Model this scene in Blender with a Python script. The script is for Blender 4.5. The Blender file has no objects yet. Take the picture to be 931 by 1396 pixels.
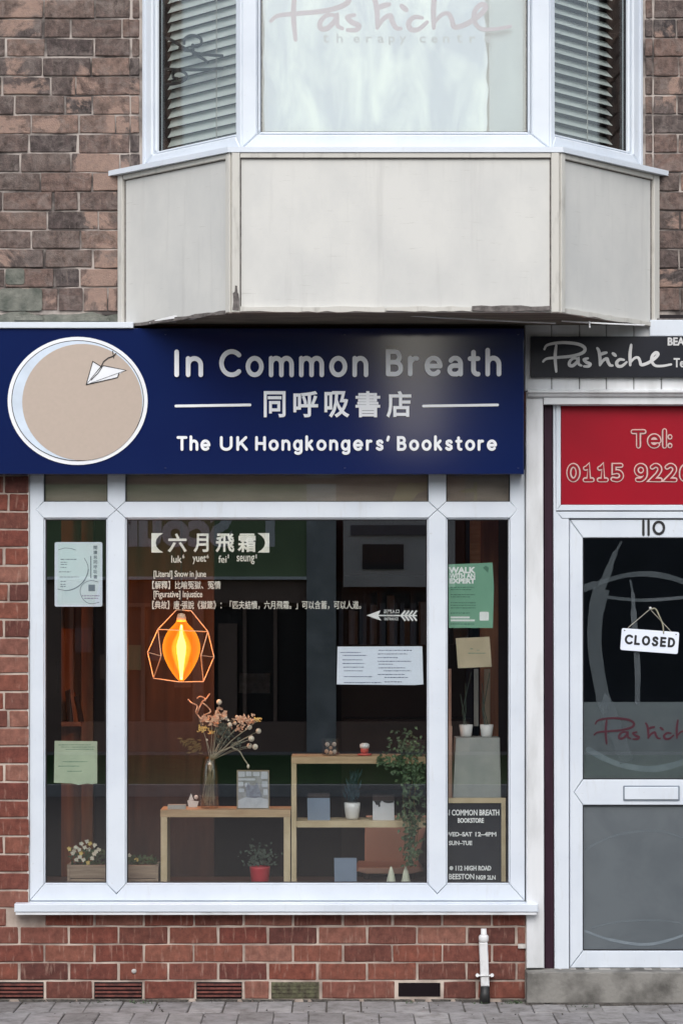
import bpy, math, random
from mathutils import Vector, Matrix, noise as mnoise
random.seed(7)
S = bpy.context.scene
COL = S.collection
R = math.radians

# ------------------------------------------------------------------ camera, world, sun
CAMD, EYE, F = 11.0, 1.75, 3300.0          # metres to the facade, eye height, focal length in photo pixels
CX, CY = 465.5, 840.0                      # the point of the photo straight ahead of the camera
cam = bpy.data.objects.new('camera', bpy.data.cameras.new('camera'))
COL.objects.link(cam); S.camera = cam
cam.location = (0, -CAMD, EYE); cam.rotation_euler = (R(90), 0, 0)
cam.data.sensor_fit = 'VERTICAL'; cam.data.sensor_height = 24.0
cam.data.lens = 24.0 * F / 1396.0
cam.data.shift_y = (CY - 698.0) / 1396.0
cam.data.clip_start = 0.1; cam.data.clip_end = 600

SUN_EL, SUN_AZ = 44, 184
W = bpy.data.worlds.new('World'); S.world = W; W.use_nodes = True
nt = W.node_tree; bg = nt.nodes['Background']
sky = nt.nodes.new('ShaderNodeTexSky'); sky.sky_type = 'NISHITA'; sky.sun_disc = False
sky.sun_elevation = R(SUN_EL); sky.sun_rotation = R(SUN_AZ); sky.dust_density = 3.0; sky.air_density = 1.3
hs = nt.nodes.new('ShaderNodeHueSaturation'); hs.inputs['Saturation'].default_value = 0.58
cl = nt.nodes.new('ShaderNodeTexNoise'); cl.inputs['Scale'].default_value = 3.2; cl.inputs['Detail'].default_value = 7
tcw = nt.nodes.new('ShaderNodeTexCoord')
crw = nt.nodes.new('ShaderNodeValToRGB')
crw.color_ramp.elements[0].position = 0.36; crw.color_ramp.elements[0].color = (.82, .86, .92, 1)
crw.color_ramp.elements[1].position = 0.62; crw.color_ramp.elements[1].color = (1.18, 1.17, 1.15, 1)
mw = nt.nodes.new('ShaderNodeMix'); mw.data_type = 'RGBA'; mw.blend_type = 'MULTIPLY'; mw.inputs[0].default_value = 1
nt.links.new(sky.outputs[0], hs.inputs['Color']); nt.links.new(tcw.outputs['Generated'], cl.inputs['Vector'])
nt.links.new(cl.outputs['Fac'], crw.inputs[0])
nt.links.new(hs.outputs[0], mw.inputs[6]); nt.links.new(crw.outputs[0], mw.inputs[7])
nt.links.new(mw.outputs[2], bg.inputs[0]); bg.inputs[1].default_value = 0.15
sun = bpy.data.objects.new('sun', bpy.data.lights.new('sun', 'SUN')); COL.objects.link(sun)
sun.data.energy = 0.5; sun.data.angle = R(40); sun.data.color = (1, .98, .955)
sun.rotation_euler = (R(90 - SUN_EL), 0, R(-SUN_AZ + 180 + 0))
S.view_settings.view_transform = 'Standard'; S.view_settings.look = 'None'
S.view_settings.exposure = 0.60; S.view_settings.gamma = 1.0
S.cycles.max_bounces = 8; S.cycles.transparent_max_bounces = 24
S.cycles.use_denoising = True
S.cycles.sample_clamp_indirect = 4

# ------------------------------------------------------------------ photo pixel -> place
def sc(y): return F / (CAMD + y)
def X(px, y=0.0): return (px - CX) / sc(y)
def Z(py, y=0.0): return EYE - (py - CY) / sc(y)
def P(px, py, y=0.0): return Vector((X(px, y), y, Z(py, y)))
def lin(c): return tuple(((v / 255) / 12.92 if v / 255 <= .04045 else ((v / 255 + .055) / 1.055) ** 2.4) for v in c)

# ------------------------------------------------------------------ materials
def ramp(nt, stops, fac=None):
    r = nt.nodes.new('ShaderNodeValToRGB'); cr = r.color_ramp
    while len(cr.elements) < len(stops): cr.elements.new(.5)
    for e, (p, c) in zip(cr.elements, stops): e.position = p; e.color = (*c, 1)
    if fac is not None: nt.links.new(fac, r.inputs[0])
    return r.outputs[0]
def mixc(nt, fac, a, b, mode='MIX'):
    m = nt.nodes.new('ShaderNodeMix'); m.data_type = 'RGBA'; m.blend_type = mode
    if isinstance(fac, (int, float)): m.inputs[0].default_value = fac
    else: nt.links.new(fac, m.inputs[0])
    for s, v in ((6, a), (7, b)):
        if isinstance(v, tuple): m.inputs[s].default_value = (*v[:3], 1)
        else: nt.links.new(v, m.inputs[s])
    return m.outputs[2]
def nz(nt, scale, detail=5, rough=.55, stretch=None, dist=0, out='Fac'):
    g = nt.nodes.new('ShaderNodeNewGeometry'); v = g.outputs['Position']
    if stretch:
        mp = nt.nodes.new('ShaderNodeMapping'); mp.inputs['Scale'].default_value = stretch
        nt.links.new(v, mp.inputs[0]); v = mp.outputs[0]
    n = nt.nodes.new('ShaderNodeTexNoise'); n.inputs['Scale'].default_value = scale
    n.inputs['Detail'].default_value = detail; n.inputs['Roughness'].default_value = rough
    n.inputs['Distortion'].default_value = dist
    nt.links.new(v, n.inputs['Vector']); return n.outputs[out]
def base(name, rough=.6, spec=.5, metal=0):
    m = bpy.data.materials.new(name); m.use_nodes = True
    b = m.node_tree.nodes['Principled BSDF']
    b.inputs['Roughness'].default_value = rough; b.inputs['Specular IOR Level'].default_value = spec
    b.inputs['Metallic'].default_value = metal
    return m, m.node_tree, b
def bump(nt, b, h, strength, dist=.002):
    n = nt.nodes.new('ShaderNodeBump'); n.inputs['Strength'].default_value = strength; n.inputs['Distance'].default_value = dist
    nt.links.new(h, n.inputs['Height']); nt.links.new(n.outputs[0], b.inputs['Normal'])
def mat(name, c, c2=None, rough=.6, scale=9, stretch=None, bmp=0, spec=.5, metal=0, lo=.35, hi=.65, dist=.002, detail=5):
    m, nt, b = base(name, rough, spec, metal)
    if c2 is None: c2 = tuple(v * .86 for v in c)
    n = nz(nt, scale, detail, stretch=stretch)
    nt.links.new(ramp(nt, [(lo, c2), (hi, c)], n), b.inputs['Base Color'])
    if bmp: bump(nt, b, nz(nt, scale * 6, 4, stretch=stretch), bmp, dist)
    return m
def brickmat(name, cols, streak, streak_amt, patch=None, bmp=.6):
    m, nt, b = base(name, .85, .25)
    oi = nt.nodes.new('ShaderNodeObjectInfo')
    st = [(i / max(1, len(cols) - 1), c) for i, c in enumerate(cols)]
    c = ramp(nt, st, oi.outputs['Random'])
    mot = nz(nt, 26, 8, .7)
    c = mixc(nt, 1.0, c, ramp(nt, [(.32, (.42, .40, .40)), (.48, (.95, .95, .95)), (.66, (1.6, 1.52, 1.48))] if patch else [(.3, (.6, .58, .58)), (.52, (1, 1, 1)), (.70, (1.4, 1.35, 1.33))], mot), 'MULTIPLY')
    if patch: c = mixc(nt, ramp(nt, [(.48, (0, 0, 0)), (.66, (.6,) * 3)], nz(nt, 12, 9, .75, dist=.8)), c, (.27, .225, .205))
    vs = nz(nt, 8, 5, .6, stretch=(7, 1, 1.2))
    c = mixc(nt, ramp(nt, [(.56, (0, 0, 0)), (.74, (streak_amt,) * 3)], vs), c, streak)
    if patch:
        pm = nz(nt, 2.6, 9, .68, dist=.4)
        rnd = nt.nodes.new('ShaderNodeMath'); rnd.operation = 'MULTIPLY_ADD'; rnd.inputs[1].default_value = .14; 
        nt.links.new(oi.outputs['Random'], rnd.inputs[0]); nt.links.new(pm, rnd.inputs[2])
        c = mixc(nt, ramp(nt, [(.62, (0, 0, 0)), (.66, (.85,) * 3)], rnd.outputs[0]), c, ramp(nt, [(.3, patch[0]), (.7, patch[1])], nz(nt, 40, 5)))
        pd = nz(nt, 3.7, 9, .7, dist=.6)
        c = mixc(nt, ramp(nt, [(.60, (0, 0, 0)), (.70, (.55,) * 3)], pd), c, (.04, .035, .035))
    nt.links.new(c, b.inputs['Base Color'])
    bump(nt, b, nz(nt, 150, 6, .65), bmp, .003)
    return m

M = {}
M['brick_low'] = brickmat('red_brick', [(.10, .038, .032), (.20, .072, .05), (.15, .046, .035), (.25, .115, .085), (.125, .042, .034), (.185, .058, .04), (.22, .088, .062)], (.38, .24, .19), .75, bmp=.45)
M['brick_up'] = brickmat('old_brick', [(.07, .057, .056), (.125, .092, .082), (.165, .112, .095), (.075, .062, .06), (.14, .105, .092), (.205, .14, .115), (.05, .043, .044), (.115, .09, .083)], (.27, .215, .19), .5,
                         patch=((.40, .27, .215), (.29, .205, .17)), bmp=1.5)
M['mortar_low'] = mat('pale_mortar', (.58, .49, .42), (.27, .21, .18), .9, 7, bmp=.5, spec=.2)
M['mortar_up'] = mat('weathered_mortar', (.48, .425, .39), (.09, .078, .074), .95, 5, bmp=.8, spec=.2, lo=.40, hi=.56)
M['cement'] = mat('grey_cement_patch', (.22, .22, .19), (.09, .1, .085), .95, 12, bmp=1, spec=.2, dist=.006)
M['terracotta'] = mat('terracotta_air_brick', (.2, .06, .045), (.08, .028, .024), .85, 30, bmp=.4)
M['moss_brick'] = mat('mossy_air_brick', (.13, .13, .075), (.06, .05, .035), .95, 40, bmp=.6)
M['void'] = mat('dark_void', (.012, .008, .01), None, .9, spec=.1)
def upvcmat():
    m, nt, b = base('white_plastic_frame', .34, .45)
    c = ramp(nt, [(.3, (.62, .67, .74)), (.6, (.69, .74, .80))], nz(nt, 3.5, 6))
    c = mixc(nt, ramp(nt, [(.58, (0, 0, 0)), (.78, (.4,) * 3)], nz(nt, 11, 8, .7, stretch=(2.5, 2.5, .35))), c, (.5, .5, .49))
    c = mixc(nt, ramp(nt, [(.66, (0, 0, 0)), (.72, (.35,) * 3)], nz(nt, 60, 4, .7)), c, (.42, .41, .39))
    nt.links.new(c, b.inputs['Base Color']); bump(nt, b, nz(nt, 5, 3), .05, .004); return m
M['upvc'] = upvcmat()
M['upvc2'] = mat('weathered_white_paint', (.72, .735, .75), (.5, .51, .51), .5, 3.5, stretch=(2.2, 1, .6), bmp=.06, lo=.25, hi=.55)
M['gasket'] = mat('black_rubber', (.012, .012, .016), None, .6)
def panelmat():
    m, nt, b = base('cream_board', .6, .3)
    c = ramp(nt, [(.34, (.575, .575, .555)), (.62, (.64, .635, .605))], nz(nt, 4, 7, .6, stretch=(1.2, 1.2, .8)))
    c = mixc(nt, ramp(nt, [(.56, (0, 0, 0)), (.8, (.45,) * 3)], nz(nt, 9, 6, .6, stretch=(2.2, 2.2, .16))), c, (.42, .415, .40))
    c = mixc(nt, ramp(nt, [(.63, (0, 0, 0)), (.72, (.5,) * 3)], nz(nt, 16, 5, .7, stretch=(.5, .5, 5))), c, (.44, .43, .40))
    nt.links.new(c, b.inputs['Base Color']); bump(nt, b, nz(nt, 60, 6, .65, stretch=(.5, .5, 2.5)), .12); return m
M['cream'] = panelmat()
M['cream_trim'] = mat('cream_trim_paint', (.57, .555, .51), (.42, .405, .37), .65, 7, stretch=(3, 3, .8), bmp=.15, lo=.28, hi=.44, detail=9)
M['soffit'] = mat('bare_soffit_board', (.2, .165, .13), (.10, .085, .07), .85, 10, stretch=(.6, 4, 1), bmp=.5)
M['peel'] = mat('bare_weathered_wood', (.2, .18, .17), (.09, .08, .075), .9, 40, bmp=.8)
M['navy'] = mat('navy_acrylic', (.0065, .016, .082), (.006, .0145, .076), .09, 2, spec=.66)
M['navy_edge'] = mat('navy_edge', (.009, .02, .11), None, .3)
M['sign_white'] = mat('white_acrylic_letter', (.86, .88, .9), (.8, .82, .86), .5, 4, spec=.3)
M['sign_tan'] = mat('tan_print', (.49, .40, .335), (.47, .385, .32), .5, 60)
M['sign_ice'] = mat('pale_blue_print', (.66, .75, .86), None, .5)
M['ink'] = mat('black_ink', (.01, .01, .012), None, .5)
M['black_sign'] = mat('black_sign_panel', (.012, .014, .022), (.009, .01, .016), .35, 4, spec=.3)
M['dim_white'] = mat('ivory_lettering', (.66, .66, .66), (.5, .5, .5), .5, 10)
M['red'] = mat('crimson_panel', (.33, .0015, .014), (.30, .002, .014), .42, 5, spec=.22)
M['outline_pink'] = mat('pale_pink_outline', (.72, .45, .42), None, .5)
M['outline_dark'] = mat('dark_red_outline', (.09, .004, .008), None, .6)
M['plum'] = mat('plum_painted_timber', (.035, .014, .026), (.025, .01, .018), .6, 12, stretch=(2, 1, .4), bmp=.1, spec=.2)
M['concrete'] = mat('stained_concrete_step', (.25, .24, .22), (.095, .09, .082), .9, 7, bmp=.8, spec=.25, dist=.005, lo=.33, hi=.58, detail=9)
M['mastic'] = mat('pale_mastic', (.6, .57, .53), (.4, .38, .36), .8, 40)
M['pipe'] = mat('white_pipe_plastic', (.72, .72, .72), (.5, .49, .47), .4, 14, lo=.25, hi=.5)
M['pipe_black'] = mat('black_pipe', (.018, .018, .018), None, .5, 20, bmp=.3)
M['paver'] = None
M['blind'] = mat('cream_blind_slat', (.56, .58, .55), None, .5, 5)
M['cord'] = mat('blind_cord', (.4, .38, .33), None, .8)
M['iron'] = mat('reflected_black_iron', (.012, .012, .012), None, .5, metal=.3)
M['wood'] = mat('pale_pine_board', (.50, .36, .22), (.38, .26, .15), .5, 7, stretch=(1, 1, 9), bmp=.1)
M['wood_edge'] = mat('pale_ply_edge', (.58, .47, .31), (.46, .36, .22), .55, 9, bmp=.1)
M['plank'] = mat('planter_plank', (.34, .26, .19), (.22, .16, .12), .8, 7, stretch=(1, 1, 10), bmp=.3)
M['oak'] = mat('orange_brown_timber', (.27, .11, .045), (.17, .062, .026), .5, 5, stretch=(6, 1, .5), bmp=.1)
M['dark_wood'] = mat('dark_brown_timber', (.028, .014, .012), (.018, .009, .008), .55, 6)
M['glow_catcher'] = mat('red_brown_glow_catcher', (.06, .028, .018), (.018, .009, .008), .85, 5, stretch=(5, 1, .5), lo=.3, hi=.7, detail=8)
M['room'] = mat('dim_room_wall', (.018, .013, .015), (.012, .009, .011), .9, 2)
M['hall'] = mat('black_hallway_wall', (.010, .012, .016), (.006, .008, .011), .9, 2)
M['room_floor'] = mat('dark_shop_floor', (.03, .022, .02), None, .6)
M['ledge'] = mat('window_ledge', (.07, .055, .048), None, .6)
M['paper'] = mat('white_paper', (.80, .85, .95), (.76, .81, .91), .7, 4)
M['paper2'] = mat('pale_blue_poster_print', (.68, .80, .82), (.74, .80, .83), .6, 6)
M['note_green'] = mat('pale_green_note', (.50, .56, .42), (.43, .49, .37), .8, 14)
M['note_reflection_tan'] = mat('tan_note_and_reflection', (.48, .40, .28), (.42, .35, .24), .8, 10)  # also colours the painted reflections over the top boards
M['poster_green'] = mat('green_poster_print', (.20, .40, .28), (.17, .36, .25), .6, 6)
M['print_grey'] = mat('grey_print', (.22, .26, .31), None, .7)
M['print_blue'] = mat('dark_blue_print', (.10, .12, .22), None, .7)
M['print_soft'] = mat('soft_green_print', (.09, .22, .15), None, .7)
M['print_lilac'] = mat('lilac_print', (.35, .3, .42), None, .7)
M['vinyl'] = mat('ivory_vinyl', (.92, .88, .80), None, .6)
M['vinyl_white'] = mat('white_vinyl', (.9, .9, .9), None, .6)
M['felt'] = mat('black_felt_board', (.012, .014, .02), (.016, .019, .028), .95, 3, stretch=(1, 1, 30))
M['pot_white'] = mat('white_ceramic', (.68, .68, .68), None, .35)
M['pot_red'] = mat('red_pot', (.5, .03, .045), None, .5)
M['blue_book'] = mat('grey_blue_cover', (.20, .25, .34), (.17, .22, .30), .6, 8)
M['box_white'] = mat('white_card', (.55, .56, .6), None, .6)
M['photo_light'] = mat('pale_print', (.5, .54, .6), (.4, .43, .48), .5, 20)
M['photo_mid'] = mat('grey_print_block', (.32, .33, .34), (.2, .2, .2), .5, 30)
M['photo_cat'] = mat('grey_cat_print', (.25, .27, .33), (.14, .15, .19), .5, 50)
M['card_tan'] = mat('tan_card_edge', (.3, .24, .17), None, .7)
M['salmon'] = mat('salmon_plastic', (.62, .37, .28), (.57, .34, .26), .5, 4)
M['porcelain_red'] = mat('red_glaze', (.5, .08, .06), None, .3)
M['candle'] = mat('cream_candle', (.66, .68, .55), None, .6)
M['stone_light'] = mat('pale_grey_box', (.35, .36, .345), (.27, .285, .28), .8, 9, bmp=.3)
M['leaf'] = mat('dull_green_leaf', (.075, .12, .05), (.035, .065, .03), .6, 20)
M['leaf_olive'] = mat('dry_olive_leaf', (.16, .12, .04), (.10, .075, .03), .7, 20)
M['leaf_grey'] = mat('grey_green_leaf', (.07, .10, .075), (.05, .07, .055), .7, 20)
M['stem'] = mat('pale_stem', (.38, .36, .27), (.25, .24, .17), .7, 20)
M['petal_peach'] = mat('dry_peach_petal', (.70, .50, .36), (.6, .38, .25), .8, 60)
M['petal_yellow'] = mat('yellow_petal', (.78, .60, .20), (.6, .45, .15), .7, 60)
M['petal_white'] = mat('cream_petal', (.72, .69, .58), (.6, .56, .45), .7, 60)
M['brass'] = mat('copper_wire', (.9, .72, .55), None, .5)
M['paving'] = None
M['asphalt'] = mat('asphalt', (.125, .11, .104), (.095, .083, .078), .85, 30, bmp=.4)
M['kerb'] = mat('kerb_stone', (.34, .33, .31), (.24, .23, .22), .85, 12, bmp=.3)
M['far_kerb'] = mat('far_kerb_stone', (.45, .45, .45), None, .85, 12)
M['ground'] = mat('bare_ground', (.12, .11, .09), None, .95, 2)
M['grass'] = mat('grass', (.055, .13, .03), (.025, .065, .016), .9, 6, bmp=.6)
M['opp_brick'] = mat('far_red_brick', (.14, .06, .05), (.10, .045, .04), .9, 3)
M['opp_green'] = mat('green_fascia_paint', (.24, .33, .17), (.19, .27, .14), .5, 2)
M['opp_grey'] = mat('grey_painted_pilaster', (.46, .48, .49), (.30, .32, .33), .7, 3)
M['opp_white'] = mat('far_white_letters', (.85, .86, .87), None, .7, 2)
M['opp_board'] = mat('pale_billboard', (.62, .58, .57), (.5, .48, .47), .6, 2)
M['opp_dark'] = mat('dark_shop_glass', (.02, .02, .025), None, .3, 2)
M['opp_brown'] = mat('brown_lintel', (.26, .18, .15), None, .8, 2)
M['opp_curtain'] = mat('grey_curtain_strip', (.16, .15, .17), None, .9)
M['roof'] = mat('slate_roof', (.1, .1, .11), None, .8, 6)

def paving_mat():
    m, nt, b = base('grey_paving_block', .9, .25)
    oi = nt.nodes.new('ShaderNodeObjectInfo')
    c = ramp(nt, [(0, (.20, .19, .185)), (.4, (.28, .268, .262)), (.7, (.235, .225, .225)), (1, (.33, .318, .312))], oi.outputs['Random'])
    c = mixc(nt, 1, c, ramp(nt, [(.34, (.55, .53, .51)), (.5, (.95, .95, .95)), (.66, (1.2, 1.2, 1.2))], nz(nt, 11, 9, .72)), 'MULTIPLY')
    nt.links.new(c, b.inputs['Base Color']); bump(nt, b, nz(nt, 120, 5, .6), .5, .003)
    return m
M['paver'] = paving_mat()

def glassmat(name, f0, tint=(1, 1, 1), rough=0.0):
    m = bpy.data.materials.new(name); m.use_nodes = True; nt = m.node_tree; nt.nodes.clear()
    out = nt.nodes.new('ShaderNodeOutputMaterial'); mx = nt.nodes.new('ShaderNodeMixShader')
    tr = nt.nodes.new('ShaderNodeBsdfTransparent'); tr.inputs[0].default_value = (*tint, 1)
    gl = nt.nodes.new('ShaderNodeBsdfGlossy'); gl.inputs['Roughness'].default_value = rough
    lw = nt.nodes.new('ShaderNodeLayerWeight'); lw.inputs[0].default_value = .5
    pw = nt.nodes.new('ShaderNodeMath'); pw.operation = 'POWER'; pw.inputs[1].default_value = 5
    ma = nt.nodes.new('ShaderNodeMath'); ma.operation = 'MULTIPLY_ADD'; ma.inputs[1].default_value = 1 - f0; ma.inputs[2].default_value = f0
    nt.links.new(lw.outputs['Facing'], pw.inputs[0]); nt.links.new(pw.outputs[0], ma.inputs[0])
    nt.links.new(ma.outputs[0], mx.inputs[0]); nt.links.new(tr.outputs[0], mx.inputs[1]); nt.links.new(gl.outputs[0], mx.inputs[2])
    nt.links.new(mx.outputs[0], out.inputs[0]); return m
M['glass'] = glassmat('double_glazing', .12, (.97, .985, .98))
M['glass_up'] = glassmat('upper_double_glazing', .10, (.97, .99, .985))
M['vase_glass'] = glassmat('vase_glass', .10, (.93, .9, .86), .03)
M['frost_film'] = None
def film(name, a, b_, op, lo=.4, hi=.6, scale=3, stretch=None, rough=.5):
    m = bpy.data.materials.new(name); m.use_nodes = True; nt = m.node_tree; b = nt.nodes['Principled BSDF']
    b.inputs['Roughness'].default_value = rough
    nt.links.new(ramp(nt, [(lo, b_), (hi, a)], nz(nt, scale, 8, .6, stretch=stretch, dist=.5)), b.inputs['Base Color'])
    if op < 1:
        out = nt.nodes['Material Output']; mx = nt.nodes.new('ShaderNodeMixShader'); tr = nt.nodes.new('ShaderNodeBsdfTransparent')
        mx.inputs[0].default_value = op
        nt.links.new(tr.outputs[0], mx.inputs[1]); nt.links.new(b.outputs[0], mx.inputs[2]); nt.links.new(mx.outputs[0], out.inputs[0])
    return m
M['film_up'] = film('brushed_film_sky_reflection', (.50, .58, .58), (.27, .345, .43), 1, .42, .66, 5, (1.3, 1, .55), .4)  # brush marks, with a cloudy sky reflection painted into the film tones
M['blind_green'] = mat('pale_green_roller_blind', (.27, .35, .375), (.21, .28, .32), .7, 6, stretch=(1, 1, .4))
M['ghost_pink'] = mat('faded_mauve_lettering', (.24, .19, .26), None, .6, 5)
M['ghost_small'] = mat('faded_grey_lettering', (.24, .29, .34), None, .6, 5)
M['film_strip'] = film('etched_swirl_film', (.26, .29, .32), (.2, .23, .26), .34, scale=6)
M['film_door'] = film('frosted_door_film', (.108, .125, .137), (.088, .103, .115), 1, scale=4, rough=.6)
M['film_arc'] = film('pale_etched_arc', (.32, .38, .42), (.25, .30, .34), .55, scale=10)
M['maroon'] = mat('maroon_lettering', (.085, .01, .025), None, .5)
def emis(name, col, st):
    m = bpy.data.materials.new(name); m.use_nodes = True; nt = m.node_tree; nt.nodes.clear()
    o = nt.nodes.new('ShaderNodeOutputMaterial'); e = nt.nodes.new('ShaderNodeEmission')
    e.inputs[0].default_value = (*col, 1); e.inputs[1].default_value = st; nt.links.new(e.outputs[0], o.inputs[0]); return m
M['filament'] = emis('glowing_filament', (1, .72, .3), 14)
def bulbmat():
    m = bpy.data.materials.new('amber_bulb_glass'); m.use_nodes = True; nt = m.node_tree; nt.nodes.clear()
    o = nt.nodes.new('ShaderNodeOutputMaterial'); e = nt.nodes.new('ShaderNodeEmission'); t = nt.nodes.new('ShaderNodeBsdfTransparent')
    t.inputs[0].default_value = (1, .62, .25, 1); e.inputs[0].default_value = (1, .27, .015, 1); e.inputs[1].default_value = 1.5
    a = nt.nodes.new('ShaderNodeMixShader')
    lw = nt.nodes.new('ShaderNodeLayerWeight'); lw.inputs[0].default_value = .5     # painted glow, mixed in more strongly towards the rim
    r = nt.nodes.new('ShaderNodeMapRange'); r.inputs[1].default_value = .3; r.inputs[2].default_value = 1; r.inputs[3].default_value = .34; r.inputs[4].default_value = .8
    nt.links.new(lw.outputs['Facing'], r.inputs[0]); nt.links.new(r.outputs[0], a.inputs[0])
    nt.links.new(t.outputs[0], a.inputs[1]); nt.links.new(e.outputs[0], a.inputs[2]); nt.links.new(a.outputs[0], o.inputs[0]); return m
M['bulb'] = bulbmat()

# ------------------------------------------------------------------ mesh builder
def tag(o, label=None, cat=None, group=None, kind=None):
    if label: o['label'] = label
    if cat: o['category'] = cat
    if group: o['group'] = group
    if kind: o['kind'] = kind
    return o
def thing(name, loc, label, cat, group=None):
    o = bpy.data.objects.new(name, None); COL.objects.link(o); o.location = loc; o.empty_display_size = .05
    return tag(o, label, cat, group)
def worigin(o):
    v = Vector((0, 0, 0))
    while o: v += o.location; o = o.parent
    return v
def offs(poly, d):
    n = len(poly); out = []
    ar = sum(poly[i][0] * poly[(i + 1) % n][1] - poly[(i + 1) % n][0] * poly[i][1] for i in range(n))
    sg = 1 if ar > 0 else -1
    for i in range(n):
        a, b, c = Vector(poly[i - 1]), Vector(poly[i]), Vector(poly[(i + 1) % n])
        d1 = (b - a).normalized(); d2 = (c - b).normalized()
        n1 = Vector((-d1.y, d1.x)) * sg; n2 = Vector((-d2.y, d2.x)) * sg
        m = n1 + n2
        k = m.length_squared
        m = m * (2 / k) if k > .25 else n1
        out.append(tuple(b + m * d))
    return out
class MB:
    def __init__(s): s.v = []; s.f = []; s.k = 0
    def add(s, vs, fs):
        o = len(s.v); s.v += [Vector(v) for v in vs]; s.f += [tuple(i + o for i in f) for f in fs]; return s
    def box(s, x0, x1, y0, y1, z0, z1):
        vs = [(x, y, z) for z in (z0, z1) for y in (y0, y1) for x in (x0, x1)]
        return s.add(vs, [(0, 2, 3, 1), (4, 5, 7, 6), (0, 1, 5, 4), (2, 6, 7, 3), (0, 4, 6, 2), (1, 3, 7, 5)])
    def pbox(s, px0, py0, px1, py1, y0, y1):      # photo pixels at the depth y0 of the front face
        return s.box(X(px0, y0), X(px1, y0), y0, y1, Z(py1, y0), Z(py0, y0))
    def prism(s, poly, y0, y1, bev=0.0):          # poly in (x,z) metres, front face y0, back y1
        n = len(poly)
        ar = sum(poly[i][0] * poly[(i + 1) % n][1] - poly[(i + 1) % n][0] * poly[i][1] for i in range(n))
        if ar < 0: poly = poly[::-1]
        rings = [[(x, y1, z) for x, z in poly]]
        if bev:
            rings += [[(x, y0 + bev, z) for x, z in poly], [(x, y0, z) for x, z in offs(poly, bev)]]
        else: rings += [[(x, y0, z) for x, z in poly]]
        vs = [v for r in rings for v in r]; fs = []
        for k in range(len(rings) - 1):
            for i in range(n):
                j = (i + 1) % n; fs.append((k * n + j, k * n + i, (k + 1) * n + i, (k + 1) * n + j)[::-1])
        fs.append(tuple(range((len(rings) - 1) * n, len(rings) * n))); fs.append(tuple(range(n))[::-1])
        return s.add(vs, fs)
    def pprism(s, pts, y0, y1, bev=0.0): return s.prism([(X(a, y0), Z(b, y0)) for a, b in pts], y0, y1, bev)
    def ribbon(s, pts, w, y0, y1, closed=False, cap=True):   # pts (x,z) metres, flat stroke, w number or list
        pts = [Vector(p) for p in pts]; q = [pts[0]]
        for p in pts[1:]:
            if (p - q[-1]).length > 1e-5: q.append(p)
        if closed and (q[0] - q[-1]).length < 1e-5: q.pop()
        if not closed and len(q) > 6 and (q[0] - q[-1]).length < 1e-5: closed = True; q.pop()
        n = len(q)
        if n < 2: return s
        ws = w if isinstance(w, list) else [w] * n
        if len(ws) != n: ws = [ws[min(len(ws) - 1, int(i * len(ws) / n))] for i in range(n)]
        s.k += 1; y0 = y0 - (s.k % 7) * 0.00012
        L, Rr = [], []
        for i in range(n):
            a = q[i - 1] if (i > 0 or closed) else None; b = q[(i + 1) % n] if (i < n - 1 or closed) else None
            d1 = (q[i] - a).normalized() if a is not None else None; d2 = (b - q[i]).normalized() if b is not None else None
            if d1 is None: d1 = d2
            if d2 is None: d2 = d1
            m = Vector((-d1.y - d2.y, d1.x + d2.x)); k = m.length_squared
            m = m * (2 / k) if k > .5 else (m.normalized() * 1.4 if k > 1e-6 else Vector((-d1.y, d1.x)))
            L.append(q[i] + m * ws[i] / 2); Rr.append(q[i] - m * ws[i] / 2)
        out = [Rr[i] for i in range(n)] + [L[i] for i in range(n)][::-1]
        if closed:
            vs = [(p.x, y0, p.y) for p in Rr] + [(p.x, y0, p.y) for p in L] + [(p.x, y1, p.y) for p in Rr] + [(p.x, y1, p.y) for p in L]
            fs = []
            for i in range(n):
                j = (i + 1) % n; fs += [(i, j, n + j, n + i), (2 * n + i, i + 0, 0 + j, 2 * n + j)[::-1], (n + i, n + j, 3 * n + j, 3 * n + i)]
            return s.add(vs, fs)
        dd = [y0 - .0005 * i / n for i in range(n)]
        vs = [(p.x, d, p.y) for p, d in zip(Rr, dd)] + [(p.x, d, p.y) for p, d in zip(L, dd)] + [(p.x, y1, p.y) for p in Rr] + [(p.x, y1, p.y) for p in L]
        fs = [(i, i + 1, n + i + 1, n + i) for i in range(n - 1)]
        fs += [(2 * n + i, 2 * n + i + 1, i + 1, i) for i in range(n - 1)] + [(n + i, n + i + 1, 3 * n + i + 1, 3 * n + i) for i in range(n - 1)]
        s.add(vs, fs)
        if cap:
            for c, d, r, y0 in ((q[0], q[0] - q[1], ws[0] / 2, dd[0]), (q[-1], q[-1] - q[-2], ws[-1] / 2, dd[-1])):
                a0 = math.atan2(d.y, d.x); m = 6
                ring = [(c.x + r * math.cos(a0 - math.pi / 2 + math.pi * t / m), c.y + r * math.sin(a0 - math.pi / 2 + math.pi * t / m)) for t in range(m + 1)]
                s.add([(x, y0, z) for x, z in ring] + [(x, y1, z) for x, z in ring], [tuple(range(m + 1))] + [(t, t + m + 1, t + m + 2, t + 1) for t in range(m)])
        else:
            s.add([vs[0], vs[n], vs[3 * n], vs[2 * n]], [(0, 1, 2, 3)]); s.add([vs[n - 1], vs[2 * n - 1], vs[4 * n - 1], vs[3 * n - 1]], [(0, 3, 2, 1)])
        return s
    def pribbon(s, pts, wpx, y0, y1, **k):
        w = [a / sc(y0) for a in wpx] if isinstance(wpx, list) else wpx / sc(y0)
        return s.ribbon([(X(a, y0), Z(b, y0)) for a, b in pts], w, y0, y1, **k)
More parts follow.
